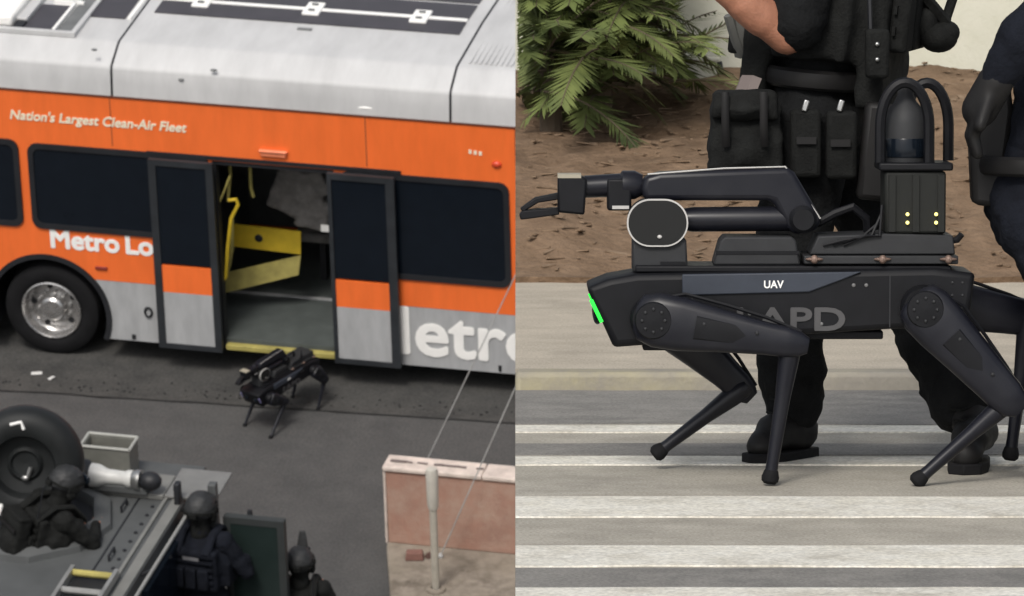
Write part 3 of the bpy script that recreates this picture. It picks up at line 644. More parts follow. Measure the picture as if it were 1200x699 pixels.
    # legs
    for (hx, sd_, kx, kz, fx, fz, fy) in legs:
        hy = sd_ * .165; hz = P(0, 377 if hx < 0 else 364)[1]
        a_ = Vector((hx, hy, hz)); k_ = Vector((kx, hy + sd_ * .012, kz)); f_ = Vector((fx, fy, fz))
        d = (k_ - a_); dl = d.length; d.normalize(); nrm = Vector((-d.z, 0, d.x)); 
        if nrm.z < 0 and abs(d.x) > abs(d.z): nrm = -nrm
        # flattened, tapering thigh
        rings = []
        for tt, ww_, th_ in ((-.13, .034, .026), (-.09, .056, .036), (.02, .068, .042), (.2, .067, .042), (.5, .058 if hx > 0 else .053, .037), (.8, .050 if hx > 0 else .041, .032), (.95, .047 if hx > 0 else .038, .030), (1.06, .038 if hx > 0 else .031, .027), (1.12, .020, .018)):
            c = a_ + d * (dl * tt) + (k_ - a_ - d * dl) * 0 + Vector((0, (k_.y - a_.y) * tt, 0)); rr = []
            for q in range(16):
                an = q * math.pi / 8; ca, sa = math.cos(an), math.sin(an)
                ca = math.copysign(abs(ca) ** .55, ca); sa = math.copysign(abs(sa) ** .55, sa)
                rr.append(c + nrm * ca * ww_ + Vector((0, 1, 0)) * sa * th_)
            rings.append(rr)
        vs = [p for r in rings for p in r]; m_ = len(rings)
        fs = [(i * 16 + q, i * 16 + (q + 1) % 16, (i + 1) * 16 + (q + 1) % 16, (i + 1) * 16 + q) for i in range(m_ - 1) for q in range(16)] + [tuple(range(16)), tuple(range(m_ * 16 - 1, m_ * 16 - 17, -1))]
        lg = obj('leg', G().add(vs, fs), DOGBLK, t, smooth=42)
        mo = Vector((0, sd_ * .040, 0))
        obj('thigh_plate', G().tube([a_ + d * (dl * .30) + mo * .92, a_ + d * (dl * .55) + mo * .86, a_ + d * (dl * .82) + mo * .72], [.036, .032, .026], 8, flat=.35), DOGPL, lg, smooth=30)
        obj('leg_cable', G().tube([a_ + nrm * .045 - d * .02 + mo * .5, a_ + nrm * .074 + d * (dl * .2), a_ + nrm * .064 + d * (dl * .5), a_ + nrm * .050 + d * (dl * .8), k_ + nrm * .03 + d * .02], .005, 6), DOGPL, lg)
        for tt in (.36, .74): obj('bolt', G().ell(a_ + d * (dl * tt) + mo * 1.15 + nrm * .012, (.005, .004, .005), nu=8, nv=6), DOGGR, lg)
        obj('knee_cap', G().lathe([(0, 0), (.030, 0), (.027, .008), (0, .010)], Matrix.Translation(k_ + Vector((0, sd_ * .024, 0)) - d * .012) @ (AX if sd_ < 0 else Matrix.Rotation(R_(-90), 4, 'X')), 20, cap=False), DOGPL, lg)
        obj('hip_housing', G().lathe([(0, 0), (.050, 0), (.056, .015), (.056, .07), (.050, .08), (0, .08)], Matrix.Translation((hx, sd_ * .10, hz)) @ (AX if sd_ < 0 else Matrix.Rotation(R_(-90), 4, 'X')), 24, cap=False), DOGPL, lg)
        g = G(); Mc = Matrix.Translation(a_ + Vector((0, sd_ * .040, 0))) @ (AX if sd_ < 0 else Matrix.Rotation(R_(-90), 4, 'X'))
        g.lathe([(0, 0), (.046, 0), (.043, .006), (0, .008)], Mc, 24, cap=False); obj('hip_cap', g, DOGPL, lg)
        g = G()
        for q in range(8): g.ell(Mc @ Vector((.028 * math.cos(q * math.pi / 4), .028 * math.sin(q * math.pi / 4), .008)), (.0045, .0045, .0045), nu=6, nv=4)
        obj('cap_bolts', g, DOGGR, lg)
        ld = (f_ - k_); 
        obj('lower_leg', G().tube([k_ - ld * .06, k_, k_ + ld * .12, k_ + ld * .4, k_ + ld * .85, k_ + ld * .97], [.022, .028, .026, .019, .015, .017], 12), DOGBLK, lg)
        obj('foot', G().lathe([(0, .0), (.014, .001), (.021, .008), (.022, .018), (.018, .032), (.012, .042), (0, .045)], Matrix.Translation(f_) @ ld.to_track_quat('-Z', 'Y').to_matrix().to_4x4() @ Matrix.Translation((0, 0, -.004)), 16, cap=False), RUBBER, lg)
    return t
Pd = lambda u, v: ((u - 918) / 482.0, (570 - v) / 482.0)
hf, hr = Pd(758, 0)[0], Pd(1085, 0)[0]

# ================================================================== PEOPLE
def person(name, label, M, J, top=NAVY, legs_m=None, sleeve='long', group=None, helmet=None, face=True, vox=.014, bare=('L', 'R')):
    """J: joints in metres. Body is one continuous mesh; clothing and gear are children."""
    t = thing(name, label, 'person', M, group); V = {k: Vector(v) for k, v in J.items()}
    up = (V['neck'] - V['pelvis']).normalized(); rt = (V['shR'] - V['shL']).normalized(); fw = up.cross(rt).normalized()
    B = Matrix((rt, fw, up)).transposed().to_4x4(); B3 = B.to_3x3()
    g = G()
    ch = V['chest']
    g.ell(ch, (.165, .105, .19), B3).ell((V['pelvis'] + ch) / 2, (.135, .095, .2), B3).ell(V['pelvis'], (.16, .105, .12), B3)
    g.cap(V['neck'] - up * .06, V['head'] - up * .03, .055, .052)
    hd = V['head']; hfw = Vector(J.get('look', tuple(fw))).normalized(); hr_ = hfw.cross(Vector((0, 0, 1)) if abs(hfw.z) < .8 else up).normalized(); hu = hr_.cross(hfw)
    H3 = Matrix((hr_, hfw, hu)).transposed()
    g.ell(hd + hu * .03, (.075, .092, .095), H3).ell(hd - hu * .05 + hfw * .02, (.058, .07, .075), H3)
    g.cap(hd + hfw * .085 + hu * .01, hd + hfw * .105 - hu * .03, .010, .016).ell(hd + hfw * .08 + hu * .035, (.05, .015, .010), H3)
    g.ell(hd + hfw * .083 - hu * .065, (.024, .012, .008), H3)
    for s_ in (-1, 1): g.ell(hd + hr_ * s_ * .078, (.012, .022, .034), H3)
    fa_ = .05 if sleeve == 'short' else .036; ua_ = .052 if sleeve == 'short' else .045
    for s_ in ('L', 'R'):
        g.cap(ch + (V['sh' + s_] - ch) * .6, V['sh' + s_], .07, .062).cap(V['sh' + s_], V['el' + s_], ua_, ua_ * .82).cap(V['el' + s_], V['wr' + s_], fa_, .034).cap(V['el' + s_] * .75 + V['wr' + s_] * .25, V['el' + s_] * .55 + V['wr' + s_] * .45, fa_ * 1.05, fa_ * .96)
        g.cap(V['hip' + s_], V['kn' + s_], .082, .058).cap(V['kn' + s_], V['an' + s_], .056, .038)
        toe = Vector(J.get('toe' + s_, tuple(V['an' + s_] + Vector((fw.x, fw.y, 0)) * .17 - Vector((0, 0, .05)))))
        V['toe' + s_] = toe; g.cap(V['an' + s_] - Vector((0, 0, .02)), V['an' + s_] * .4 + toe * .6 + Vector((0, 0, .01)), .034, .022)
        # hand: palm, four curled fingers, thumb from the side of the palm
        a_ = V['wr' + s_]; d = (V['wr' + s_] - V['el' + s_]).normalized(); sidev = d.cross(Vector((0, 0, 1)))
        if sidev.length < .2: sidev = d.cross(fw)
        sidev.normalize(); pn_ = sidev.cross(d).normalized() * (-1)
        if s_ not in bare: continue
        g.ell(a_ + d * .055, (.012, .012, .012)); 
        for q in range(3): g.cap(a_ + d * .01 + sidev * (q - 1) * .012, a_ + d * .085 + sidev * (q - 1) * .026, .020, .016)
        for q, ln in enumerate((.062, .075, .070, .055)):
            b0 = a_ + d * .09 + sidev * (q - 1.5) * .0205; b1 = b0 + d * ln * .5 + pn_ * ln * .22; b2_ = b1 + d * ln * .22 + pn_ * ln * .42
            g.cap(b0, b1, .0095, .009, 8).cap(b1, b2_, .009, .0078, 8)
        b0 = a_ + d * .03 + sidev * .032; b1 = b0 + d * .035 + sidev * .022 + pn_ * .01; g.cap(b0, b1, .012, .0105, 8).cap(b1, b1 + d * .032 + pn_ * .012, .0105, .009, 8)
    body = obj('body', voxel('body', g, .0085, 3), SKIN, t)
    g = G()
    if face:
        for s_ in (-1, 1): g.ell(hd + hfw * .082 + hr_ * s_ * .031 + hu * .012, (.011, .008, .008), H3, nu=10, nv=8)
        obj('eyes', g, LETTER, body)
    # trousers and shirt
    g = G(); g.ell(V['pelvis'], (.185, .135, .14), B3).ell(V['pelvis'] + up * .1, (.17, .125, .1), B3)
    for s_ in ('L', 'R'):
        g.cap(V['hip' + s_], V['kn' + s_], .115, .096).cap(V['kn' + s_], V['an' + s_] + (V['kn' + s_] - V['an' + s_]) * .18, .095, .086)
        g.cap(V['kn' + s_] * .55 + V['an' + s_] * .45, V['kn' + s_] * .3 + V['an' + s_] * .7, .092, .088)
    obj('trousers', voxel('trousers', g, vox, 2, .016, 9), legs_m or top, t)
    g = G(); g.ell(ch, (.19, .13, .215), B3).ell((V['pelvis'] + ch) / 2, (.165, .12, .2), B3).ell(V['pelvis'] + up * .06, (.17, .122, .1), B3)
    for s_ in ('L', 'R'):
        g.cap(ch + (V['sh' + s_] - ch) * .6, V['sh' + s_], .09, .083)
        if sleeve == 'long': g.cap(V['sh' + s_], V['el' + s_], .076, .062).cap(V['el' + s_], V['wr' + s_] * .93 + V['el' + s_] * .07, .060, .045)
        else: g.cap(V['sh' + s_], V['el' + s_] * .95 + V['sh' + s_] * .05 + up * .02 - fw * .015, .080, .078)
    g.cap(V['neck'] - up * .07, V['neck'], .075, .068)
    obj('shirt', voxel('shirt', g, vox, 2, .013, 9), top, t)
    for s_ in ('L', 'R'):
        g = G(); an = V['an' + s_]; toe = V['toe' + s_]; sh = (V['kn' + s_] - an).normalized()
        fd = (toe - an); fd.z = 0; fd.normalize(); sv = Vector((-fd.y, fd.x, 0)); zf = toe.z - .045
        g.cap(an + sh * .20, an + sh * .02, .060, .055).cap(an - sh * .03 - fd * .02, an * .4 + toe * .6 + Vector((0, 0, .012)), .054, .047).cap(an * .45 + toe * .55, toe - fd * .01, .046, .040)
        bt = obj('boot', voxel('boot', g, .010, 2, .003, 20), LEATHER, t)
        heel = an - fd * .075; tip = toe + fd * .045
        ol = [heel - sv * .03, heel + fd * .05 - sv * .042, toe - fd * .05 - sv * .052, toe + fd * .02 - sv * .042, tip, toe + fd * .02 + sv * .042, toe - fd * .05 + sv * .052, heel + fd * .05 + sv * .042, heel + sv * .03]
        zs = min(toe.z - .040, an.z - .07); zb_ = zs - .0; n9 = len(ol)
        lo_ = [Vector((p.x, p.y, zs - .006)) for p in ol]; hi_ = [Vector((p.x, p.y, zs + .022)) for p in ol]
        obj('sole', G().add(lo_ + hi_, [tuple(range(n9 - 1, -1, -1)), tuple(range(n9, 2 * n9))] + [(k, (k + 1) % n9, (k + 1) % n9 + n9, k + n9) for k in range(n9)]), RUBBER, bt, bevel=.004)
        for k in range(5):
            c = an + sh * (.13 - .035 * k) + fd * (.058 + .010 * k); obj('lace', G().tube([c - sv * .030 - fd * .012, c + fd * .006, c + sv * .030 - fd * .012 + sh * .01], .0035, 5), STEM if False else GEAR, bt)
    if helmet:
        g = G(); pr_ = [(.125, -.055), (.13, -.02), (.128, .03), (.115, .075), (.085, .115), (.045, .135), (.001, .14)]
        g.lathe(pr_, Matrix.Translation(hd + hu * .035) @ H3.to_4x4() @ Matrix.Diagonal((.92, 1.08, 1, 1)), 28, cap=False)
        for k in range(7): g.ell(hd + hu * (.06 + .07 * rnd.random()) + hr_ * rnd.uniform(-.1, .1) + hfw * rnd.uniform(-.1, .08), (.028, .028, .018), H3, nu=8, nv=6)
        g.ell(hd + hu * .05, (.11, .125, .10), H3)
        hm = obj('helmet', voxel('helmet', g, .010, 2, .004, 22), helmet, t)
        obj('goggle_strap', G().tube([hd + hu * (.055 + .012 * math.sin(k * .9)) + hr_ * .128 * math.cos(k * math.pi / 10) + hfw * .143 * math.sin(k * math.pi / 10) for k in range(20)], .011, 6, closed=True, flat=.5), GEAR, hm)
        obj('balaclava', voxel('balaclava', G().ell(hd - hu * .01, (.088, .105, .10), H3).cap(hd - hu * .04, V['neck'] - up * .03, .075, .080), .012, 3, .004, 20), GEAR, t)
        obj('goggles', G().box(hd + hu * .075 + hfw * .145, (.15, .03, .055), H3), TINT, hm, bevel=.012)
        obj('battery_pack', G().box(hd + hu * .05 - hfw * .145, (.06, .035, .045), H3), GEAR, hm, bevel=.006)
        obj('chin_strap', G().tube([hd + hr_ * .10 - hu * .01, hd + hr_ * .06 - hu * .10 + hfw * .03, hd - hu * .125 + hfw * .05, hd - hr_ * .06 - hu * .10 + hfw * .03, hd - hr_ * .10 - hu * .01], .006, 6), GEAR, hm)
        for s_ in (-1, 1):
            obj('helmet_rail', G().box(hd + hu * .03 + hr_ * s_ * .122, (.022, .09, .035), H3), GEAR, hm, bevel=.004)
            obj('ear_cup', G().ell(hd + hr_ * s_ * .105 - hu * .01, (.028, .042, .05), H3), GEAR, hm)
        obj('helmet_mount', G().box(hd + hu * .10 + hfw * .115, (.05, .02, .035), H3), GEAR, hm, bevel=.004)
    return t, V, B3, fw, rt, up
def vest(t, V, B3, fw, rt, up, m=GEAR, bulk=1.0, drop=.0, pack=False):
    ch = V['chest']; g = G()
    g.ell(ch - up * .02 + fw * .02, (.215 * bulk, .165 * bulk, .235), B3).box(ch - up * (.04 + drop / 2) + fw * .13 * bulk, (.30 * bulk, .07, .34 + drop), B3).box(ch - up * (.04 + drop / 2) - fw * .13 * bulk, (.30 * bulk, .07, .36 + drop), B3)
    g.box(ch - up * .10, (.40 * bulk, .2, .2), B3)
    vm = obj('vest', voxel('vest', g, .016, 4, .006, 12), m, t)
    for k in range(3):
        c = ch - up * .14 + fw * .18 * bulk + rt * (k - 1) * .095; obj('pouch', G().box(c, (.08, .05, .14), B3), m, vm, bevel=.010)
        c = ch - up * .08 - fw * .18 * bulk + rt * (k - 1) * .10; obj('pouch', G().box(c, (.085, .05, .17), B3), m, vm, bevel=.012)
    for k in range(5):
        for q in (-1, 1):
            c = ch + up * (.11 - .055 * k) + fw * q * (.168 * bulk + .004); obj('webbing', G().box(c, (.27 * bulk, .008, .022), B3), m, vm)
    for q in (-1, 1): obj('shoulder_strap', G().tube([ch + rt * q * .12 + fw * .17 * bulk + up * .12, ch + rt * q * .125 + fw * .08 + up * .225, ch + rt * q * .125 - fw * .07 + up * .225, ch + rt * q * .12 - fw * .17 * bulk + up * .12], .022, 8, flat=1.6), m, vm)
    if pack:
        pk = obj('backpack', voxel('backpack', G().box(ch - fw * (.24 * bulk) - up * .03, (.27, .12, .36), B3).ell(ch - fw * (.26 * bulk) - up * .1, (.13, .09, .13), B3), .016, 4, .010, 10), m, vm)
        obj('pack_strap', G().box(ch - fw * (.31 * bulk) + up * .05, (.25, .012, .025), B3), LEATHER, pk)
        obj('radio_antenna', G().tube([ch - fw * .2 + rt * .13 + up * .1, ch - fw * .22 + rt * .15 + up * .42], .006, 6), BLACKF, vm)
    return vm
STAND = dict(pelvis=(0, 0, .96), chest=(0, .01, 1.28), neck=(0, 0, 1.50), head=(0, .025, 1.63), shL=(-.19, 0, 1.43), shR=(.19, 0, 1.43), elL=(-.26, .03, 1.14), elR=(.26, .03, 1.14), wrL=(-.20, .24, 1.06), wrR=(.2, .24, 1.06), hipL=(-.10, 0, .92), hipR=(.10, 0, .92), knL=(-.12, .03, .50), knR=(.12, .03, .50), anL=(-.13, -.02, .09), anR=(.13, -.02, .09))

# ================================================================== left: low pink wall, pad, post, wires
wb = L(455, 636, 2, .10); yb_ = wb.y; xl = wb.x
ht = None
for k in range(200):
    h = .5 + k * .005
    q = TL @ Vector((xl, yb_, .10 + h)) - CP; v = CY - F_PX * q.dot(cu) / q.dot(cf)
    if v <= 546: ht = h; break
e0 = L(453, 640, 2, .10); e1 = L(459, 720, 2, .10); e1 = e1 + (e1 - e0) * 1.2
g = G(); pts = [(xl - .06, yb_ + .26), (e0.x, e0.y), (e1.x, e1.y), (xl + 5.5, e1.y), (xl + 5.5, yb_ + .26)]
g.add([(x, y, -.02) for x, y in pts] + [(x, y, .10) for x, y in pts], [(4, 3, 2, 1, 0), (5, 6, 7, 8, 9)] + [(i, (i + 1) % 5, (i + 1) % 5 + 5, i + 5) for i in range(5)])
struct('concrete_pad', g, PAD, TL, bevel=.02)
wl = thing('low_wall', 'low pink stucco wall with pale chipped coping on concrete pad', 'wall', TL @ T(xl, yb_, .10))
g = G(); n1, n2 = 40, 6
g.b2((0, 0, 0), (5.4, .20, ht - .05)); obj('stucco_face', g, PINKW, wl, bevel=.01)
for k in range(6):
    obj('coping_stone', G().b2((-.025 + k * .92, -.022, ht - .049), (-.028 + k * .92 + .917, .225, ht + rnd.uniform(-.004, .004))), COPING, wl, bevel=.012)
obj('wall_edge', G().b2((-.022, -.006, 0), (-.001, .206, ht - .051)), COPING, wl)
g = G()
for x in (.05, .14, .27, .42, .5, .62, .8): g.box((x + .05, .10, ht + .004), (rnd.uniform(.06, .16), rnd.uniform(.02, .04), .006), Matrix.Rotation(rnd.uniform(-.1, .1), 3, 'Z'))
obj('coping_chips', g, mat('chip_grey', (.16, .13, .12), .9), wl)
pp = L(511, 692, 2, .10)
ps = thing('marker_post', 'pale upright pipe post with thicker sleeve before the pink wall', 'post', TL @ T(pp.x, pp.y, .10))
obj('pipe', G().lathe([(.0, 0), (.034, 0), (.034, .9), (0, .9)], None, 18, cap=False), mat('post_paint', (.42, .39, .33), .7, var=.15), ps)
obj('sleeve', G().lathe([(.040, .82), (.050, .86), (.056, 1.19), (.045, 1.22), (0, 1.225)], None, 18, cap=False), mat('sleeve_paint', (.52, .49, .43), .65, var=.12), ps)
obj('base_collar', G().lathe([(.0, 0), (.09, 0), (.085, .02), (.045, .03)], None, 18, cap=False), PAD, ps)
q = L(486, 655, 2, .10)
bk = thing('broken_brick', 'broken reddish brick lying beside the pale post', 'brick', TL @ T(q.x, q.y, .10, .2))
g = G(); g.box((0, 0, .04), (.17, .10, .08), None, (.85, .8)); obj('brick_lump', g, mat('brick_red', (.20, .10, .08), .9, bump=.4), bk, bevel=.012)
obj('shard', G().box((.13, .03, .02), (.07, .06, .04), Matrix.Rotation(.6, 3, 'Z'), (.5, .6)), mat('brick_shard', (.10, .055, .045), .9), bk)
# guy wires up to a wooden pole
a2 = L(516, 652, 2, .11); a1 = L(473, 597, 2, .0)
t2 = L(516 + 384, 652 - 384 * 200 / 89, 1, a2.y + .35); t1 = L(473 + 427, 597 - 427 * 90 / 43, 1, a1.y - .1)
pole_x = max(t1.x, t2.x) + .14
def wire(a, b, lb):
    g = G(); g.tube([a, a + (b - a) * .5, b], .0055, 6); g.ell(a, (.03, .03, .03), nu=8, nv=6)
    o = obj('guy_wire', g, mat('wire_galvanised', (.40, .40, .39), .5), M=TL); o['label'] = lb; o['category'] = 'wire'; o['group'] = 'guy wires by the pink wall'
wire(a2, t2, 'thin steel guy wire crossing in front of the pink wall'); wire(a1, t1, 'thin steel guy wire running down behind the pink wall')
up_ = thing('utility_pole', 'wooden utility pole holding the guy wires', 'pole', TL @ T((t1.x + t2.x) / 2 + .1, (t1.y + t2.y) / 2, 0))
obj('shaft', G().lathe([(0, 0), (.17, 0), (.13, max(t1.z, t2.z) + 1), (0, max(t1.z, t2.z) + 1.02)], None, 16, cap=False), WOODP, up_)
obj('crossarm', G().b2((-.06, -1, max(t1.z, t2.z) + .3), (.06, 1, max(t1.z, t2.z) + .42)), WOODP, up_)

# ================================================================== armoured vehicle, lower left
VX0, VX1, VY1, VY0, RZ = 1.05, 3.50, -5.98, -12.2, 2.30
av = thing('armored_vehicle', 'dark grey armored truck with roof hatch, ladder and spare wheel, seen from above', 'armored truck', TL @ T((VX0 + VX1) / 2, (VY0 + VY1) / 2, 0))
ox, oy = (VX0 + VX1) / 2, (VY0 + VY1) / 2
def A(x, y, z): return Vector((x - ox, y - oy, z))
hw, hl = (VX1 - VX0) / 2, (VY1 - VY0) / 2
def hull(z0, z1, w0, w1, l0, l1): return G().add([(-w0, -l0, z0), (w0, -l0, z0), (w0, l0, z0), (-w0, l0, z0), (-w1, -l1, z1), (w1, -l1, z1), (w1, l1, z1), (-w1, l1, z1)], [(3, 2, 1, 0), (4, 5, 6, 7), (0, 1, 5, 4), (1, 2, 6, 5), (2, 3, 7, 6), (3, 0, 4, 7)])
obj('lower_hull', hull(.5, 1.3, hw * .96, hw + .04, hl, hl + .02), ARMOR, av, bevel=.02)
obj('upper_hull', hull(1.302, RZ - .06, hw + .04, hw - .02, hl + .02, hl - .02), ARMOR, av, bevel=.02)
obj('roof_plate', G().b2((-hw, -hl, RZ - .058), (hw, hl, RZ)), ARMOR, av, bevel=.012)
for sy in (-hl + 1.2, hl - 1.1):
    for s_ in (-1, 1):
        wh = wheel(s_ * (hw - .02), sy - .0, None, .5, False, .5) if False else None
        Mw = Matrix.Translation((s_ * (hw + .03), sy, .5)) @ Matrix.Rotation(R_(90 * s_), 4, 'Z')
        g = G().lathe([(.25, -.28), (.44, -.28), (.5, -.2), (.5, -.05), (.45, 0), (.3, .01), (.27, -.03), (.12, -.05), (.1, .02), (0, .03)], Mw @ AX, 36); obj('wheel', g, RUBBER, av)
obj('running_board', G().b2((hw + .045, -hl + .4, .48), (hw + .46, hl - .1, .54)), ARMOR, av, bevel=.01)
# roof seam plates, edge rail and gutter strips along the right edge
obj('edge_strip', G().b2(A(3.33, VY0 + .05, RZ + .001), A(3.36, VY1 - .5, RZ + .02)), ARMORL, av)
obj('edge_strip', G().b2(A(3.40, VY0 + .05, RZ + .001), A(3.49, VY1 - .35, RZ + .012)), ARMORL, av)
obj('side_rail', G().tube([A(3.60, VY1 - .45, RZ - .08), A(3.60, VY1 - .5, RZ + .02), A(3.60, VY0 + .1, RZ + .02)], .016, 8), mat('rail_pale', (.26, .26, .25), .5), av)
for k in range(5): obj('rail_bracket', G().tube([A(3.48, VY1 - .7 - k * 1.1, RZ - .05), A(3.60, VY1 - .7 - k * 1.1, RZ + .015)], .014, 6), BLACKF, av)
for yy in (-6.75, -6.9, -7.05, -7.2, -7.35, -7.5, -7.65, -7.8, -8.0, -8.2): obj('roof_bolt', G().lathe([(0, 0), (.018, 0), (.014, .012), (0, .014)], Matrix.Translation(A(3.27, yy, RZ)), 10, cap=False), BLACKF, av)
for k in range(3): obj('dark_side_panel', G().b2(A(VX1 + .0, VY1 - .62 - k * 1.3, 1.45), A(VX1 + .05, VY1 - .62 - k * 1.3 + -1.2, 2.12)), TINT, av)  # dark glossy panels added to make the hull side beside the rail dark
for x_, y0_, y1_ in ((3.12, VY0 + .1, VY1 - .62), (1.5, VY0 + .1, VY1 - .1)): obj('weld_seam', G().b2(A(x_ - .008, y0_, RZ + .001), A(x_ + .008, y1_, RZ + .006)), BLACKF, av)
obj('weld_seam', G().b2(A(VX0 + .05, VY1 - .60, RZ + .001), A(3.11, VY1 - .585, RZ + .006)), BLACKF, av)
for x_, y_ in ((3.2, -7.55), (3.05, -6.75), (1.8, -8.3)): obj('tie_handle', G().tube([A(x_, y_, RZ), A(x_, y_, RZ + .05), A(x_, y_ - .14, RZ + .05), A(x_, y_ - .14, RZ)], .011, 8), BLACKF, av)
# hatch ring, well, lid
rc = L(35, 611, 2, RZ); hx_, hy_ = rc.x, rc.y; HRr = .60
g = G().lathe([(HRr * 1.18, .001), (HRr * 1.16, .05), (HRr * 1.02, .09), (HRr * .93, .09), (HRr * .90, .002)], Matrix.Translation(A(hx_, hy_, RZ)), 10, cap=False); hr_ing = obj('hatch_ring', g, ARMOR, av, smooth=20)
obj('hatch_opening', G().lathe([(0, .001), (HRr * .9, .001), (HRr * .9, .004), (0, .004)], Matrix.Translation(A(hx_, hy_, RZ)), 32, cap=False), BLACKF, hr_ing)
lc = L(30, 543, 2, RZ + .52)
Ml = Matrix.Translation(A(lc.x, lc.y, RZ + .52)) @ Matrix.Rotation(R_(12), 4, 'Z') @ Matrix.Rotation(R_(78), 4, 'X')
LIDM = mat('lid_black', (.012, .0135, .014), .55, var=.25, spec=.3)
ld_ = obj('spare_wheel', G().lathe([(.24, -.13), (.36, -.15), (.44, -.125), (.475, -.07), (.482, .0), (.472, .07), (.44, .125), (.38, .155), (.31, .155), (.265, .135), (.245, .10), (.24, .04), (.15, .02), (.12, .05), (.10, .02), (0, .01)], Ml, 56, cap=False), LIDM, av, label='thick black spare wheel standing upright on the truck roof')
obj('wheel_back', G().lathe([(0, -.12), (.242, -.12)], Ml, 32, cap=False), LIDM, ld_)
obj('cover_latch', G().tube([Ml @ Vector((-.09, .37, .16)), Ml @ Vector((.0, .39, .155)), Ml @ Vector((.02, .33, .165))], .014, 8), LETTER, ld_)
obj('wheel_handle', G().tube([Ml @ Vector((.05, -.02, .06)), Ml @ Vector((.02, -.10, .06))], .018, 8).ell(Ml @ Vector((.0, -.11, .06)), (.035, .02, .025)), STEEL, ld_)
for s_ in (-1, 1): obj('wheel_mount', G().tube([Ml @ Vector((s_ * .15, -.45, -.03)), A(hx_ + s_ * .15 - .05, hy_ + HRr * .95, RZ + .08)], .025, 8), ARMOR, ld_)
# white frame bar by the hatch
obj('hatch_bar', G().b2(A(L(4, 606, 2, RZ + .25).x, L(20, 604, 2, RZ + .25).y - .03, RZ + .22), A(L(36, 602, 2, RZ + .25).x, L(20, 604, 2, RZ + .25).y + .05, RZ + .27)), LETTER, hr_ing, bevel=.005)
qa = L(1, 590, 2, RZ + .25); obj('hatch_bar', G().tube([A(qa.x, qa.y + .05, RZ + .25), A(qa.x + .05, qa.y - .3, RZ + .22)], .02, 8), LETTER, hr_ing)
# ladder lying on the roof
l1 = L(86, 667, 2, RZ + .06); l2 = L(136, 674, 2, RZ + .06)
for xx in (l1.x, l2.x): obj('ladder_rail', G().b2(A(xx - .016, l1.y - 2.2, RZ + .03), A(xx + .016, l1.y, RZ + .10)), STEEL if False else mat('ladder_alloy', (.33, .33, .32), .45, metal=.5), av)
for k in range(7):
    obj('ladder_rung', G().tube([A(l1.x + .018, l1.y - .06 - k * .28, RZ + .065), A(l2.x - .018, l1.y - .06 - k * .28, RZ + .065)], .028, 8), YELLOWD if k == 0 else MATS['ladder_alloy'], av)
obj('ladder_mat', G().b2(A(l1.x + .03, l1.y - 2.1, RZ + .002), A(l2.x - .03, l1.y - .02, RZ + .02)), BLACKF, av)
# rear deck plate and corner panel
p0 = L(110, 541, 2, RZ + .05); p1 = L(197, 583, 2, RZ + .05)
obj('deck_plate', G().b2(A(p0.x + .08, p1.y + .02, RZ + .002), A(p1.x - .05, p0.y - .1, RZ + .05)), ARMORL, av, bevel=.01)
e1 = L(200, 552, 2, RZ); e3 = L(258, 592, 2, RZ)
obj('corner_panel', G().b2(A(VX1 - .17, e3.y + .0, RZ + .014), A(VX1 + .27, e1.y, RZ + .04)), mat('corner_pale', (.17, .17, .165), .6, var=.12), av, bevel=.006)
obj('corner_post', G().b2(A(VX1 + .23, e3.y - .08, RZ - .5), A(VX1 + .30, e3.y + .0, RZ + .22)), ARMOR, av, bevel=.01)
obj('corner_post', G().b2(A(VX1 - .06, e3.y - .09, RZ + .002), A(VX1 - .01, e3.y - .01, RZ + .20)), BLACKF, av, bevel=.01)
# open side door with thick green glass
dy_ = -6.62
dr_ = obj('side_door', plate([(VX1 + .34, .75), (VX1 + .86, .75), (VX1 + .86, 2.22), (VX1 + .34, 2.22)], [[(VX1 + .40, 1.1), (VX1 + .80, 1.1), (VX1 + .80, 2.16), (VX1 + .40, 2.16)]], .07).xf(Matrix.Translation((-ox, dy_ - oy, 0))), mat('door_dark', (.03, .034, .034), .6), av, bevel=.008)
obj('door_glass', G().b2(A(VX1 + .395, dy_ - .03, 1.095), A(VX1 + .805, dy_ + .03, 2.165)), GLASSG, dr_)
obj('door_brace', G().b2(A(VX1 + .05, dy_ - .02, 1.2), A(VX1 + .339, dy_ + .02, 1.3)), ARMOR, dr_)
obj('door_handle', G().tube([A(VX1 + .45, dy_ - .05, 1.85), A(VX1 + .47, dy_ - .08, 1.80), A(VX1 + .46, dy_ - .08, 1.72)], .02, 8), STEEL, dr_)
# searchlight and open tray on the roof: things of their own
s0 = L(90, 556, 2, RZ + .16); s1 = L(182, 566, 2, RZ + .16)
sl_ = thing('searchlight', 'white bodied searchlight with black lens lying across the truck roof', 'searchlight', TL @ T(s0.x, s0.y, RZ))
dxs = s1.x - s0.x; Ms = Matrix.Translation((0, 0, .17)) @ Matrix.Rotation(math.atan2(s1.y - s0.y, dxs), 4, 'Z') @ Matrix.Rotation(R_(90), 4, 'Y')
obj('lens_head', G().lathe([(0, -.03), (.10, -.03), (.125, 0), (.125, .09), (.10, .13), (0, .13)], Ms, 24, cap=False), BLACKF, sl_)
obj('lens_ring', G().lathe([(.127, .0), (.132, .012), (.127, .024)], Ms, 24, cap=False), STEEL, sl_)
obj('lamp_body', G().lathe([(0, .131), (.10, .131), (.095, .20), (.065, .27), (.06, .42), (.075, .45), (.075, .49), (0, .49)], Ms, 24, cap=False), mat('lamp_white', (.60, .60, .58), .4), sl_)
obj('collar', G().lathe([(0, .491), (.07, .491), (.085, .52), (.085, .56), (0, .56)], Ms, 24, cap=False), STEEL, sl_)
obj('tail_knob', G().ell(Ms @ Vector((0, 0, .64)), (.10, .085, .08)), BLACKF, sl_)
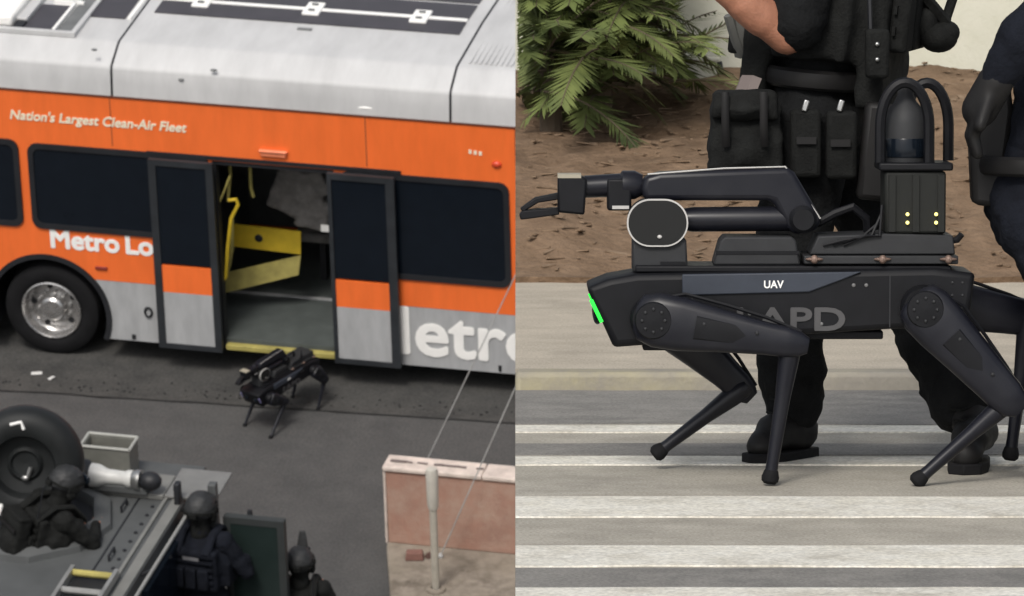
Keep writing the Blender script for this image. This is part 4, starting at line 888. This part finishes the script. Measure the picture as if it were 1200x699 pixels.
obj('mount', G().b2((.12, -.06, .052), (.62, .06, .12)), ARMOR, sl_, bevel=.01)
b1 = L(105, 506, 2, RZ + .30); b2q = L(162, 511, 2, RZ + .30); b3 = L(150, 527, 2, RZ + .30); b4 = L(93, 521, 2, RZ + .30)
bxw, byw = (b2q.x - b1.x), (b1.y - b4.y)
tr = thing('open_tray', 'open grey metal tray box with pale rim on the truck roof', 'box', TL @ T((b1.x + b3.x) / 2, (b1.y + b3.y) / 2, RZ))
TRM = mat('tray_olive', (.17, .17, .15), .6, var=.15); rim_ = mat('tray_rim', (.40, .40, .37), .6)
hx2, hy2 = bxw / 2 + .0, byw / 2
obj('tray_wall', G().b2((-hx2, -hy2, .001), (hx2, -hy2 + .02, .28)).b2((-hx2, hy2 - .02, .001), (hx2, hy2, .28)).b2((-hx2, -hy2 + .021, .001), (-hx2 + .02, hy2 - .021, .28)).b2((hx2 - .02, -hy2 + .021, .001), (hx2, hy2 - .021, .28)), TRM, tr)
obj('tray_floor', G().b2((-hx2 + .021, -hy2 + .021, .12), (hx2 - .021, hy2 - .021, .14)), DOGGR, tr)
obj('tray_rim', G().tube([(-hx2, -hy2, .29), (hx2, -hy2, .29)], .013, 6).tube([(hx2, -hy2, .29), (hx2, hy2, .29)], .013, 6).tube([(hx2, hy2, .29), (-hx2, hy2, .29)], .013, 6).tube([(-hx2, hy2, .29), (-hx2, -hy2, .29)], .013, 6), rim_, tr)
obj('loose_tool', G().tube([(-.04, -.06, .17), (.10, .03, .2), (.15, .0, .2)], .014, 6).box((-.12, .02, .17), (.07, .06, .05)), rim_, tr)

# officers around the truck
HELM = mat('helmet_grey', (.020, .021, .022), .6, var=.3, vs=20)
J = dict(STAND); J.update(chest=(.02, .06, 1.27), neck=(.04, .13, 1.47), head=(.05, .20, 1.57), shL=(-.15, .10, 1.42), shR=(.22, .09, 1.40), elL=(-.27, .20, 1.16), elR=(.30, .26, 1.20), wrL=(-.05, .36, 1.16), wrR=(.12, .40, 1.22))
q = L(58, 606, 2, RZ + .20)
def lift(Jd, dz): return {k: (v[0], v[1], v[2] + dz) if k != 'look' else v for k, v in Jd.items()}
hp = person('person', 'officer in dark gear standing in the round roof hatch', TL @ T(q.x - .06, q.y - .06, RZ - 1.28, R_(-42)) @ Matrix.Scale(1.1, 4), J, top=GEAR, helmet=HELM, group='officers at the armored truck')
vest(*hp[:1], *hp[1:], bulk=1.2, pack=True)
J = dict(STAND); J.update(elL=(-.34, .06, 1.17), elR=(.34, .05, 1.17), wrL=(-.22, .28, 1.20), wrR=(.22, .30, 1.22))
q = L(240, 600, 2, .56 + 1.66)
hp = person('person', 'helmeted officer with broad dark back standing by the open truck door', TL @ T(VX1 + .19, q.y - .20, .54, R_(-6)) @ Matrix.Scale(1.08, 4), J, top=NAVY, helmet=HELM, group='officers at the armored truck')
vm = vest(*hp, bulk=1.28, m=NAVY)
V_, B3_, fw_, rt_, up2 = hp[1:]
gtx = text('POLICE', .05, -.09, 0, 0, bold=.001, width=.12, thick=.001)
obj('back_patch', G().box(V_['chest'] + up2 * .09 - fw_ * .215, (.13, .012, .05), B3_), mat('patch_grey', (.16, .16, .17), .7), vm)
obj('slung_rifle', G().tube([V_['chest'] + fw_ * .26 + rt_ * .30 + up2 * .30, V_['chest'] + fw_ * .25 + rt_ * .30 + up2 * .2, V_['chest'] + fw_ * .24 + rt_ * .26 - up2 * .25], [.018, .03, .03], 10), BLACKF, hp[0])
q = L(350, 652, 2, 1.74)
J = dict(STAND); J.update(elL=(-.30, .04, 1.15), elR=(.30, .04, 1.15), wrL=(-.12, .3, 1.28), wrR=(.15, .32, 1.25))
hp = person('person', 'officer in dark helmet at bottom edge right of the truck door', TL @ T(q.x, q.y, 0, R_(8)), J, top=GEAR, helmet=HELM, group='officers at the armored truck')
vest(*hp, bulk=1.15, pack=True)
hdv = hp[1]['head']; obj('raised_visor', G().box(hdv + Vector((.02, .09, .20)), (.10, .03, .16), Matrix.Rotation(-.25, 3, 'X'), (.5, .8)), HELM, hp[0], bevel=.01)

# robot dog at the bus door
std = lambda fx, rx, k: [(hf, -1, hf + .19, .30, fx, 0, -.19), (hf, 1, hf + .17, .29, fx + .05, 0, .19), (hr, -1, hr + .12, .28, rx, 0, -.19), (hr, 1, hr + .14, .29, rx + .06, 0, .19)]
f1, f2, r1 = L(284, 494, 2, 0), L(312, 508, 2, 0), L(373, 491, 2, 0)
robot_dog('black robot dog on the asphalt in front of the open bus door', TL @ T(2.56, -.80, 0, R_(66)) @ Matrix.Scale(.95, 4), std(hf - .08, hr - .02, 0), 'robot dogs', dome=False, bar=mat('pale_light', (.35, .33, .6), .3))

# ================================================================== THE NEAR TERRACE (right)
XR0, XR1 = 0.0, 9.0
YB = 22.15
struct('terrace_base', G().b2((XR0, 7.9, -26), (XR1, 26, -.45)), PAD)
def strip(name, y0, y1, z, m, x0=XR0, x1=XR1, z0=None): return struct(name, G().b2((x0, y0, z0 if z0 is not None else z - .3), (x1, y1, z)), m)
YK = 14.62
struct('street', G().b2((XR0, 7.9, -.449), (XR1, YK, 0)), ROADC)
def flat(name, y0, y1, z, m, wob=.012, seed=0, x0=XR0, x1=XR1):
    g = sheet(x0, y0, x1, y1, z * .5, 160, 1, wob, seed); n = 161
    b = [p - Vector((0, 0, z * .5 + .01)) for p in g.v]
    g.add(b, []); o = 2 * n
    g.f += [(i, o + i, o + i + 1, i + 1) for i in range(160)] + [(n + i, n + i + 1, o + n + i + 1, o + n + i) for i in range(160)] + [(0, n, o + n, o), (n - 1, o + n - 1, o + 2 * n - 1, 2 * n - 1)]
    return struct(name, g, m, smooth=20)
flat('asphalt_strip', 13.56, YK - .002, .004, ROADA, .03, 1)
flat('asphalt_strip', 12.72, 13.02, .004, ROADA, .02, 2)
flat('asphalt_strip', 10.03, 10.36, .004, ROADA, .02, 7)
flat('road_marking', 13.32, 13.50, .008, LINEW, .022, 11)
flat('road_marking', 12.46, 12.66, .008, LINEW, .022, 12)
flat('road_marking', 11.30, 11.72, .008, LINEW, .022, 15)
flat('road_marking', 10.38, 10.74, .008, LINEW, .022, 13)
flat('road_marking', 9.60, 10.02, .008, LINEW, .022, 14)
struct('kerb', G().b2((XR0, YK, -.449), (XR1, YK + .15, .055)), KERBY, bevel=.015)
YS = 18.78
struct('sidewalk', G().b2((XR0, YK + .153, -.449), (XR1, YS, .053)), WALKC)
# planted bank of brown earth rising to the wall
g = G(); nx, ny = 150, 60; vs = []
def bank(x, y):
    k = (y - YS) / (YB - YS); k = max(0, min(1, k)); b = .075 + .72 * (k ** .85)
    e = min(1, k * 9)
    return b + e * (.06 * noise.noise(Vector((x * 1.1, y * 1.4, 0))) + .03 * noise.noise(Vector((x * 3.5, y * 4, 2))) + .018 * noise.noise(Vector((x * 10, y * 10, 5))))
for j in range(ny + 1):
    for i in range(nx + 1):
        x = XR0 + (5.0 - XR0) * i / nx; y = YS - .02 + (YB - YS + .3) * j / ny - max(0, 1 - j / 10) * (.10 + .16 * noise.noise(Vector((x * 1.7, 4, 0))) + .06 * noise.noise(Vector((x * 6, 9, 0)))); vs.append((x, y, bank(x, y)))
fs = [(j * (nx + 1) + i, j * (nx + 1) + i + 1, (j + 1) * (nx + 1) + i + 1, (j + 1) * (nx + 1) + i) for j in range(ny) for i in range(nx)]
nb = len(vs)
for i in range(nx + 1): vs.append((XR0 + 5.0 * i / nx, YS - .02, -.2))
fs += [(i, nb + i, nb + i + 1, i + 1) for i in range(nx)]
nb2 = len(vs)
for j in range(ny + 1): vs.append((XR0, YS - .02 + (YB - YS + .3) * j / ny, -.2))
fs += [(j * (nx + 1), (j + 1) * (nx + 1), nb2 + j + 1, nb2 + j) for j in range(ny)]
struct('earth_bank', g.add(vs, fs), DIRT)
g = G()
for k in range(1700):
    x = rnd.uniform(XR0 + .06, 4.6); y = YS + .04 + (YB - YS) * rnd.random(); z = bank(x, y); s = rnd.uniform(.012, .045)
    Mr = Euler((rnd.uniform(-.2, .35), rnd.uniform(-.2, .2), rnd.uniform(0, 6.3))).to_matrix()
    g.box((x, y, z + .002), (s * rnd.uniform(1.2, 3), s * .5, .005), Mr)
struct('mulch_chips', g, CHIP, kind='stuff', label='brown wood chips scattered over the planted bank', smooth=0)
# cream wall behind
cw = thing('garden_wall', 'cream plastered wall behind the brown bank', 'wall', Matrix.Translation((0, YB, .3)))
obj('wall_face', G().b2((XR0, 0, 0), (XR1, .25, 2.9)), PLASTER, cw)
obj('wall_cap', G().b2((XR0, -.04, 2.902), (XR1, .29, 3.0)), PLASTER, cw, bevel=.01)
q = Rp(816, 80, YB - .12)
ub = thing('utility_box', 'small cream box with a black pipe hook before the garden wall', 'box', Matrix.Translation((q.x, YB - .13, q.z - .10)))
obj('box_case', G().b2((-.09, -.07, 0), (.09, .10, .13)), PLASTER, ub, bevel=.012)
obj('box_lid', G().b2((-.10, -.08, .131), (.10, .11, .15)), PLASTER, ub, bevel=.006)
obj('pipe_hook', G().tube([(.10, -.06, .13), (.115, -.06, .06), (.14, -.06, .025), (.22, -.06, .02)], .012, 8), BLACKF, ub)
# cycad-like bush
def bush(label, base, n, Rm, seed, m, mname):
    rr = random.Random(seed); t = thing('cycad_bush', label, 'bush', Matrix.Translation(base))
    g = G(); st = G()
    for k in range(n):
        az = rr.uniform(0, 2 * math.pi); el = rr.uniform(-.12, 1.45); ln = Rm * rr.uniform(.65, 1.08)
        b0 = Vector((rr.gauss(0, .12), rr.gauss(0, .12), rr.uniform(.0, .5)))
        d = Vector((math.cos(az) * math.cos(el), math.sin(az) * math.cos(el), math.sin(el)))
        pts = []; p = b0.copy(); dd = d.copy()
        for q in range(13):
            pts.append(p.copy()); p += dd * (ln / 12); dd = (dd + Vector((0, 0, -.05 - .04 * rr.random()))).normalized()
        if min(pp_.x + base[0] for pp_ in pts) > .012: st.tube(pts, [.008 - .006 * q / 12 for q in range(13)], 5)
        sd_ = d.cross(Vector((0, 0, 1))).normalized() if abs(d.z) < .97 else Vector((1, 0, 0))
        for q in range(1, 13):
            for h in (0, .33, .66):
                c = pts[q - 1].lerp(pts[q], h); tt = (pts[q] - pts[q - 1]).normalized(); upv = sd_.cross(tt).normalized()
                ll = .17 * (1 - abs((q - 5) / 13)) * rr.uniform(.8, 1.15)
                for s_ in (-1, 1):
                    e = (sd_ * s_ * .8 + tt * .75 + upv * rr.uniform(.0, .35)).normalized(); wv = tt.cross(e).normalized().cross(e).normalized() * .0062
                    tip = c + e * ll + Vector((0, 0, -.03))
                    if min(c.x, tip.x) + base[0] < .006 or tip.y + base[1] > YB - .01: continue
                    mid = c.lerp(tip, .5)
                    g.add([c - wv * .5, c + wv * .5, mid + wv, tip, mid - wv], [(0, 1, 2, 3, 4)])
    obj('crown', g, m, t, smooth=0); obj('stem', st.tube([(0, 0, -.3), (0, 0, .2), (.02, 0, .5)], [.05, .045, .03], 10), STEM, t)
q = Rp(700, 60, 21.2)
bush('feathery green cycad bush before the cream wall, left of the officer', (q.x + .02, 21.25, bank(q.x, 21.25) + .12), 130, .62, 3, LEAF, 'a')
q = Rp(632, 60, 21.0)
bush('darker green cycad bush at the left end of the bank', (q.x + .05, 20.95, bank(q.x, 20.95) + .14), 110, .58, 9, LEAF2, 'b')
q = Rp(640, -60, 21.6)
bush('taller green cycad bush against the wall behind two others', (q.x + .12, 21.7, bank(.4, 21.7) + .25), 110, .7, 12, LEAF, 'c')

# robot dog walking in front
DX_, DY_ = (918 - 604) / 480.0, 12.17
legs = [(Pd(765, 0)[0], -1, Pd(928, 0)[0], Pd(0, 404)[1], Pd(903, 0)[0], 0.0, -.18),
        (Pd(775, 0)[0], 1, Pd(878, 0)[0], Pd(0, 474)[1], Pd(772, 0)[0], 0.03, .19),
        (hr, -1, Pd(1186, 0)[0], Pd(0, 472)[1], Pd(1074, 0)[0], 0.0, -.19),
        (Pd(1090, 0)[0], 1, Pd(1226, 0)[0], Pd(0, 388)[1], Pd(1205, 0)[0], 0.02, .19)]
robot_dog('black robot dog walking, arm folded on its back, green nose light', Matrix.Translation((DX_, DY_, 0.008)), legs, 'robot dogs')

# officer behind the dog, mid-stride to the left
YO = 12.72
def O(u, v, dy=0):
    q = Rp(u, v, YO + dy); return (q.x, q.y, q.z)
def Og(u, dy, z): q = Rp(u, 500, YO + dy); return (q.x, q.y, z)
J = dict(pelvis=O(955, 138), chest=O(978, -25), neck=O(985, -150), head=O(968, -212), look=(-1, -.15, -.25),
         shL=O(955, -100, -.20), shR=O(995, -105, .20), elL=O(922, 42, -.26), elR=O(960, 40, .28), wrL=O(806, -46, -.36), wrR=O(915, -75, .12),
         hipL=O(948, 150, -.10), hipR=O(968, 150, .10), knL=O(925, 330, -.10), knR=O(1068, 345, .02), anL=Og(930, -.08, .10), anR=Og(1140, -.30, .11),
         toeL=Og(890, -.20, .045), toeR=Og(1132, -.45, .045))
ofc = person('person', 'officer in black tactical gear walking behind the large robot dog', Matrix.Identity(4), J, top=CLOTH, sleeve='short', helmet=HELM)
root, V, B3, fw, rt, up = ofc
vm = vest(*ofc, bulk=1.16, drop=.10)
# belt, pouches and sling
g = G()
for k in range(24):
    pass
bp = V['pelvis'] + up * .11
pts = [bp + rt * .195 * math.cos(a_ * math.pi / 14) + fw * .15 * math.sin(a_ * math.pi / 14) for a_ in range(28)]
obj('belt', G().tube(pts, .026, 8, closed=True, flat=.5), LEATHER, root)
def gear(name, u0, v0, u1, v1, dy, dep, m, bev=.015, lean=0):
    a_, b_ = Vector(O(u0, v1, dy)), Vector(O(u1, v0, dy)); c = (a_ + b_) / 2
    return obj(name, G().box(c, (abs(b_.x - a_.x), dep, abs(b_.z - a_.z)), Matrix.Rotation(lean, 3, 'Y')), m, root, bevel=bev)
def soft(name, u0, v0, u1, v1, dy, dep, m, par=None):
    a_, b_ = Vector(O(u0, v1, dy)), Vector(O(u1, v0, dy)); c = (a_ + b_) / 2; d = (abs(b_.x - a_.x), dep, abs(b_.z - a_.z))
    return obj(name, voxel(name, G().box(c, d, None, (.9, .9)).ell(c - Vector((0, d[1] * .2, d[2] * .12)), (d[0] * .46, d[1] * .5, d[2] * .36)), .010, 4, .007, 16), m, par or root)
gb = soft('dump_pouch', 829, 118, 918, 208, -.22, .13, GEAR)
soft('pouch_flap', 832, 106, 912, 140, -.245, .13, GEAR, gb)
for u_ in (850, 895): obj('flap_strap', G().tube([O(u_, 108, -.32), O(u_, 150, -.33), O(u_ + 1, 172, -.31)], .004, 6, flat=2.5), LEATHER, gb)
gear('magazine_pouch', 926, 128, 962, 208, -.24, .06, GEAR, .012); gear('magazine_pouch', 968, 130, 1004, 210, -.24, .06, GEAR, .012)
gear('holster', 1008, 120, 1044, 235, -.22, .07, LEATHER, .015, .1)
for u in (944, 985): 
    c = Vector(O(u, 124, -.27)); obj('buckle', G().box(c, (.014, .010, .030), Matrix.Rotation(.3, 3, 'Y')), STEEL, root, bevel=.003)
gear('radio', 1014, 34, 1042, 92, -.27, .05, GEAR, .010)
obj('radio_antenna', G().tube([O(1020, 36, -.27), O(1018, -30, -.27)], .006, 6), BLACKF, root)
for u_, v_ in ((945, 165), (985, 168), (875, 170)): obj('pouch_strap', G().box(Vector(O(u_, v_, -.28)), (.05, .006, .018)), LEATHER, root)
for v_ in (52, 70): obj('radio_stud', G().ell(Vector(O(1028, v_, -.30)), (.006, .004, .006), nu=8, nv=6), STEEL, root)
c = Vector(O(1100, 44, -.02)); obj('slung_pouch', G().ell(c, (.05, .06, .04)).ell(c + Vector((.02, 0, .012)), (.035, .05, .032)).ell(c + Vector((-.03, 0, .03)), (.03, .04, .05)), GEAR, root)
obj('sling_strap', G().tube([O(1062, -30, -.05), O(1085, 0, -.03), O(1108, 28, -.02)], .016, 6, flat=2).tube([O(1120, -40, -.02), O(1116, 0, -.02), O(1104, 36, -.02)], .013, 6), GEAR, root)
obj('sling_strap', G().tube([O(872, 12, -.10), O(866, 45, -.08), O(870, 66, -.06)], .010, 6, flat=2).tube([O(854, 18, -.10), O(862, 45, -.08), O(870, 66, -.06)], .014, 6), mat('strap_grey', (.12, .12, .11), .7), root)
obj('hip_strap', G().tube([O(880, 92, -.18), O(872, 112, -.2), O(866, 128, -.22)], .018, 6, flat=2), mat('strap_tan', (.16, .13, .12), .7), root)

# second officer, mostly out of the frame at the right
YO2 = 12.15
def O2(u, v, dy=0):
    q = Rp(u, v, YO2 + dy); return (q.x, q.y, q.z)
def Og2(u, dy, z): q = Rp(u, 500, YO2 + dy); return (q.x, q.y, z)
J = dict(pelvis=O2(1217, 240), chest=O2(1252, 70), neck=O2(1282, -45), head=O2(1302, -110), look=(.9, -.1, -.35),
         shL=O2(1268, -5, .19), shR=O2(1258, -5, -.19), elL=O2(1270, 120, .24), elR=O2(1196, 45, -.26), wrL=O2(1330, 160, .2), wrR=O2(1160, 108, -.22),
         hipL=O2(1226, 262, .10), hipR=O2(1222, 262, -.10), knL=O2(1330, 400, .10), knR=O2(1300, 405, -.10), anL=Og2(1320, .10, .09), anR=Og2(1268, -.10, .10),
         toeL=Og2(1400, .10, .04), toeR=Og2(1350, -.10, .04))
of2 = person('person', 'officer in navy uniform cropped by the right edge of the picture', Matrix.Identity(4), J, top=NAVY, sleeve='long', helmet=HELM, bare=('L',))
r2, V2 = of2[0], of2[1]
a_ = V2['wrR']; d = (V2['wrR'] - V2['elR']).normalized()
g = G().cap(V2['wrR'] - d * .03, V2['wrR'] + d * .05, .046, .046)
for k in range(4):
    b0 = a_ + d * .03 + Vector((0, (k - 1.5) * .024, 0)); b1 = a_ + d * .09 + Vector((.0, (k - 1.5) * .024, -.03)); g.cap(b0, b1, .020, .017).cap(b1, b1 + Vector((.012, 0, -.045)), .017, .014)
g.cap(a_ + Vector((0, -.03, 0)), a_ + d * .06 + Vector((0, -.06, -.03)), .019, .016)
obj('glove', voxel('glove', g, .008, 2), LEATHER, r2)
g = G().prism([(-.045, -.15), (.025, -.16), (.055, .08), (.045, .16), (-.04, .15), (-.055, .05)], -.04, .04).xf(Matrix.Translation(Vector(O2(1160, 168, -.02)))); obj('holster', g, LEATHER, r2, bevel=.015)
pts = [V2['pelvis'] + Vector((.15 * math.cos(k * math.pi / 14), .19 * math.sin(k * math.pi / 14), .10)) for k in range(28)]
obj('belt', G().tube(pts, .024, 8, closed=True, flat=.5), LEATHER, r2)
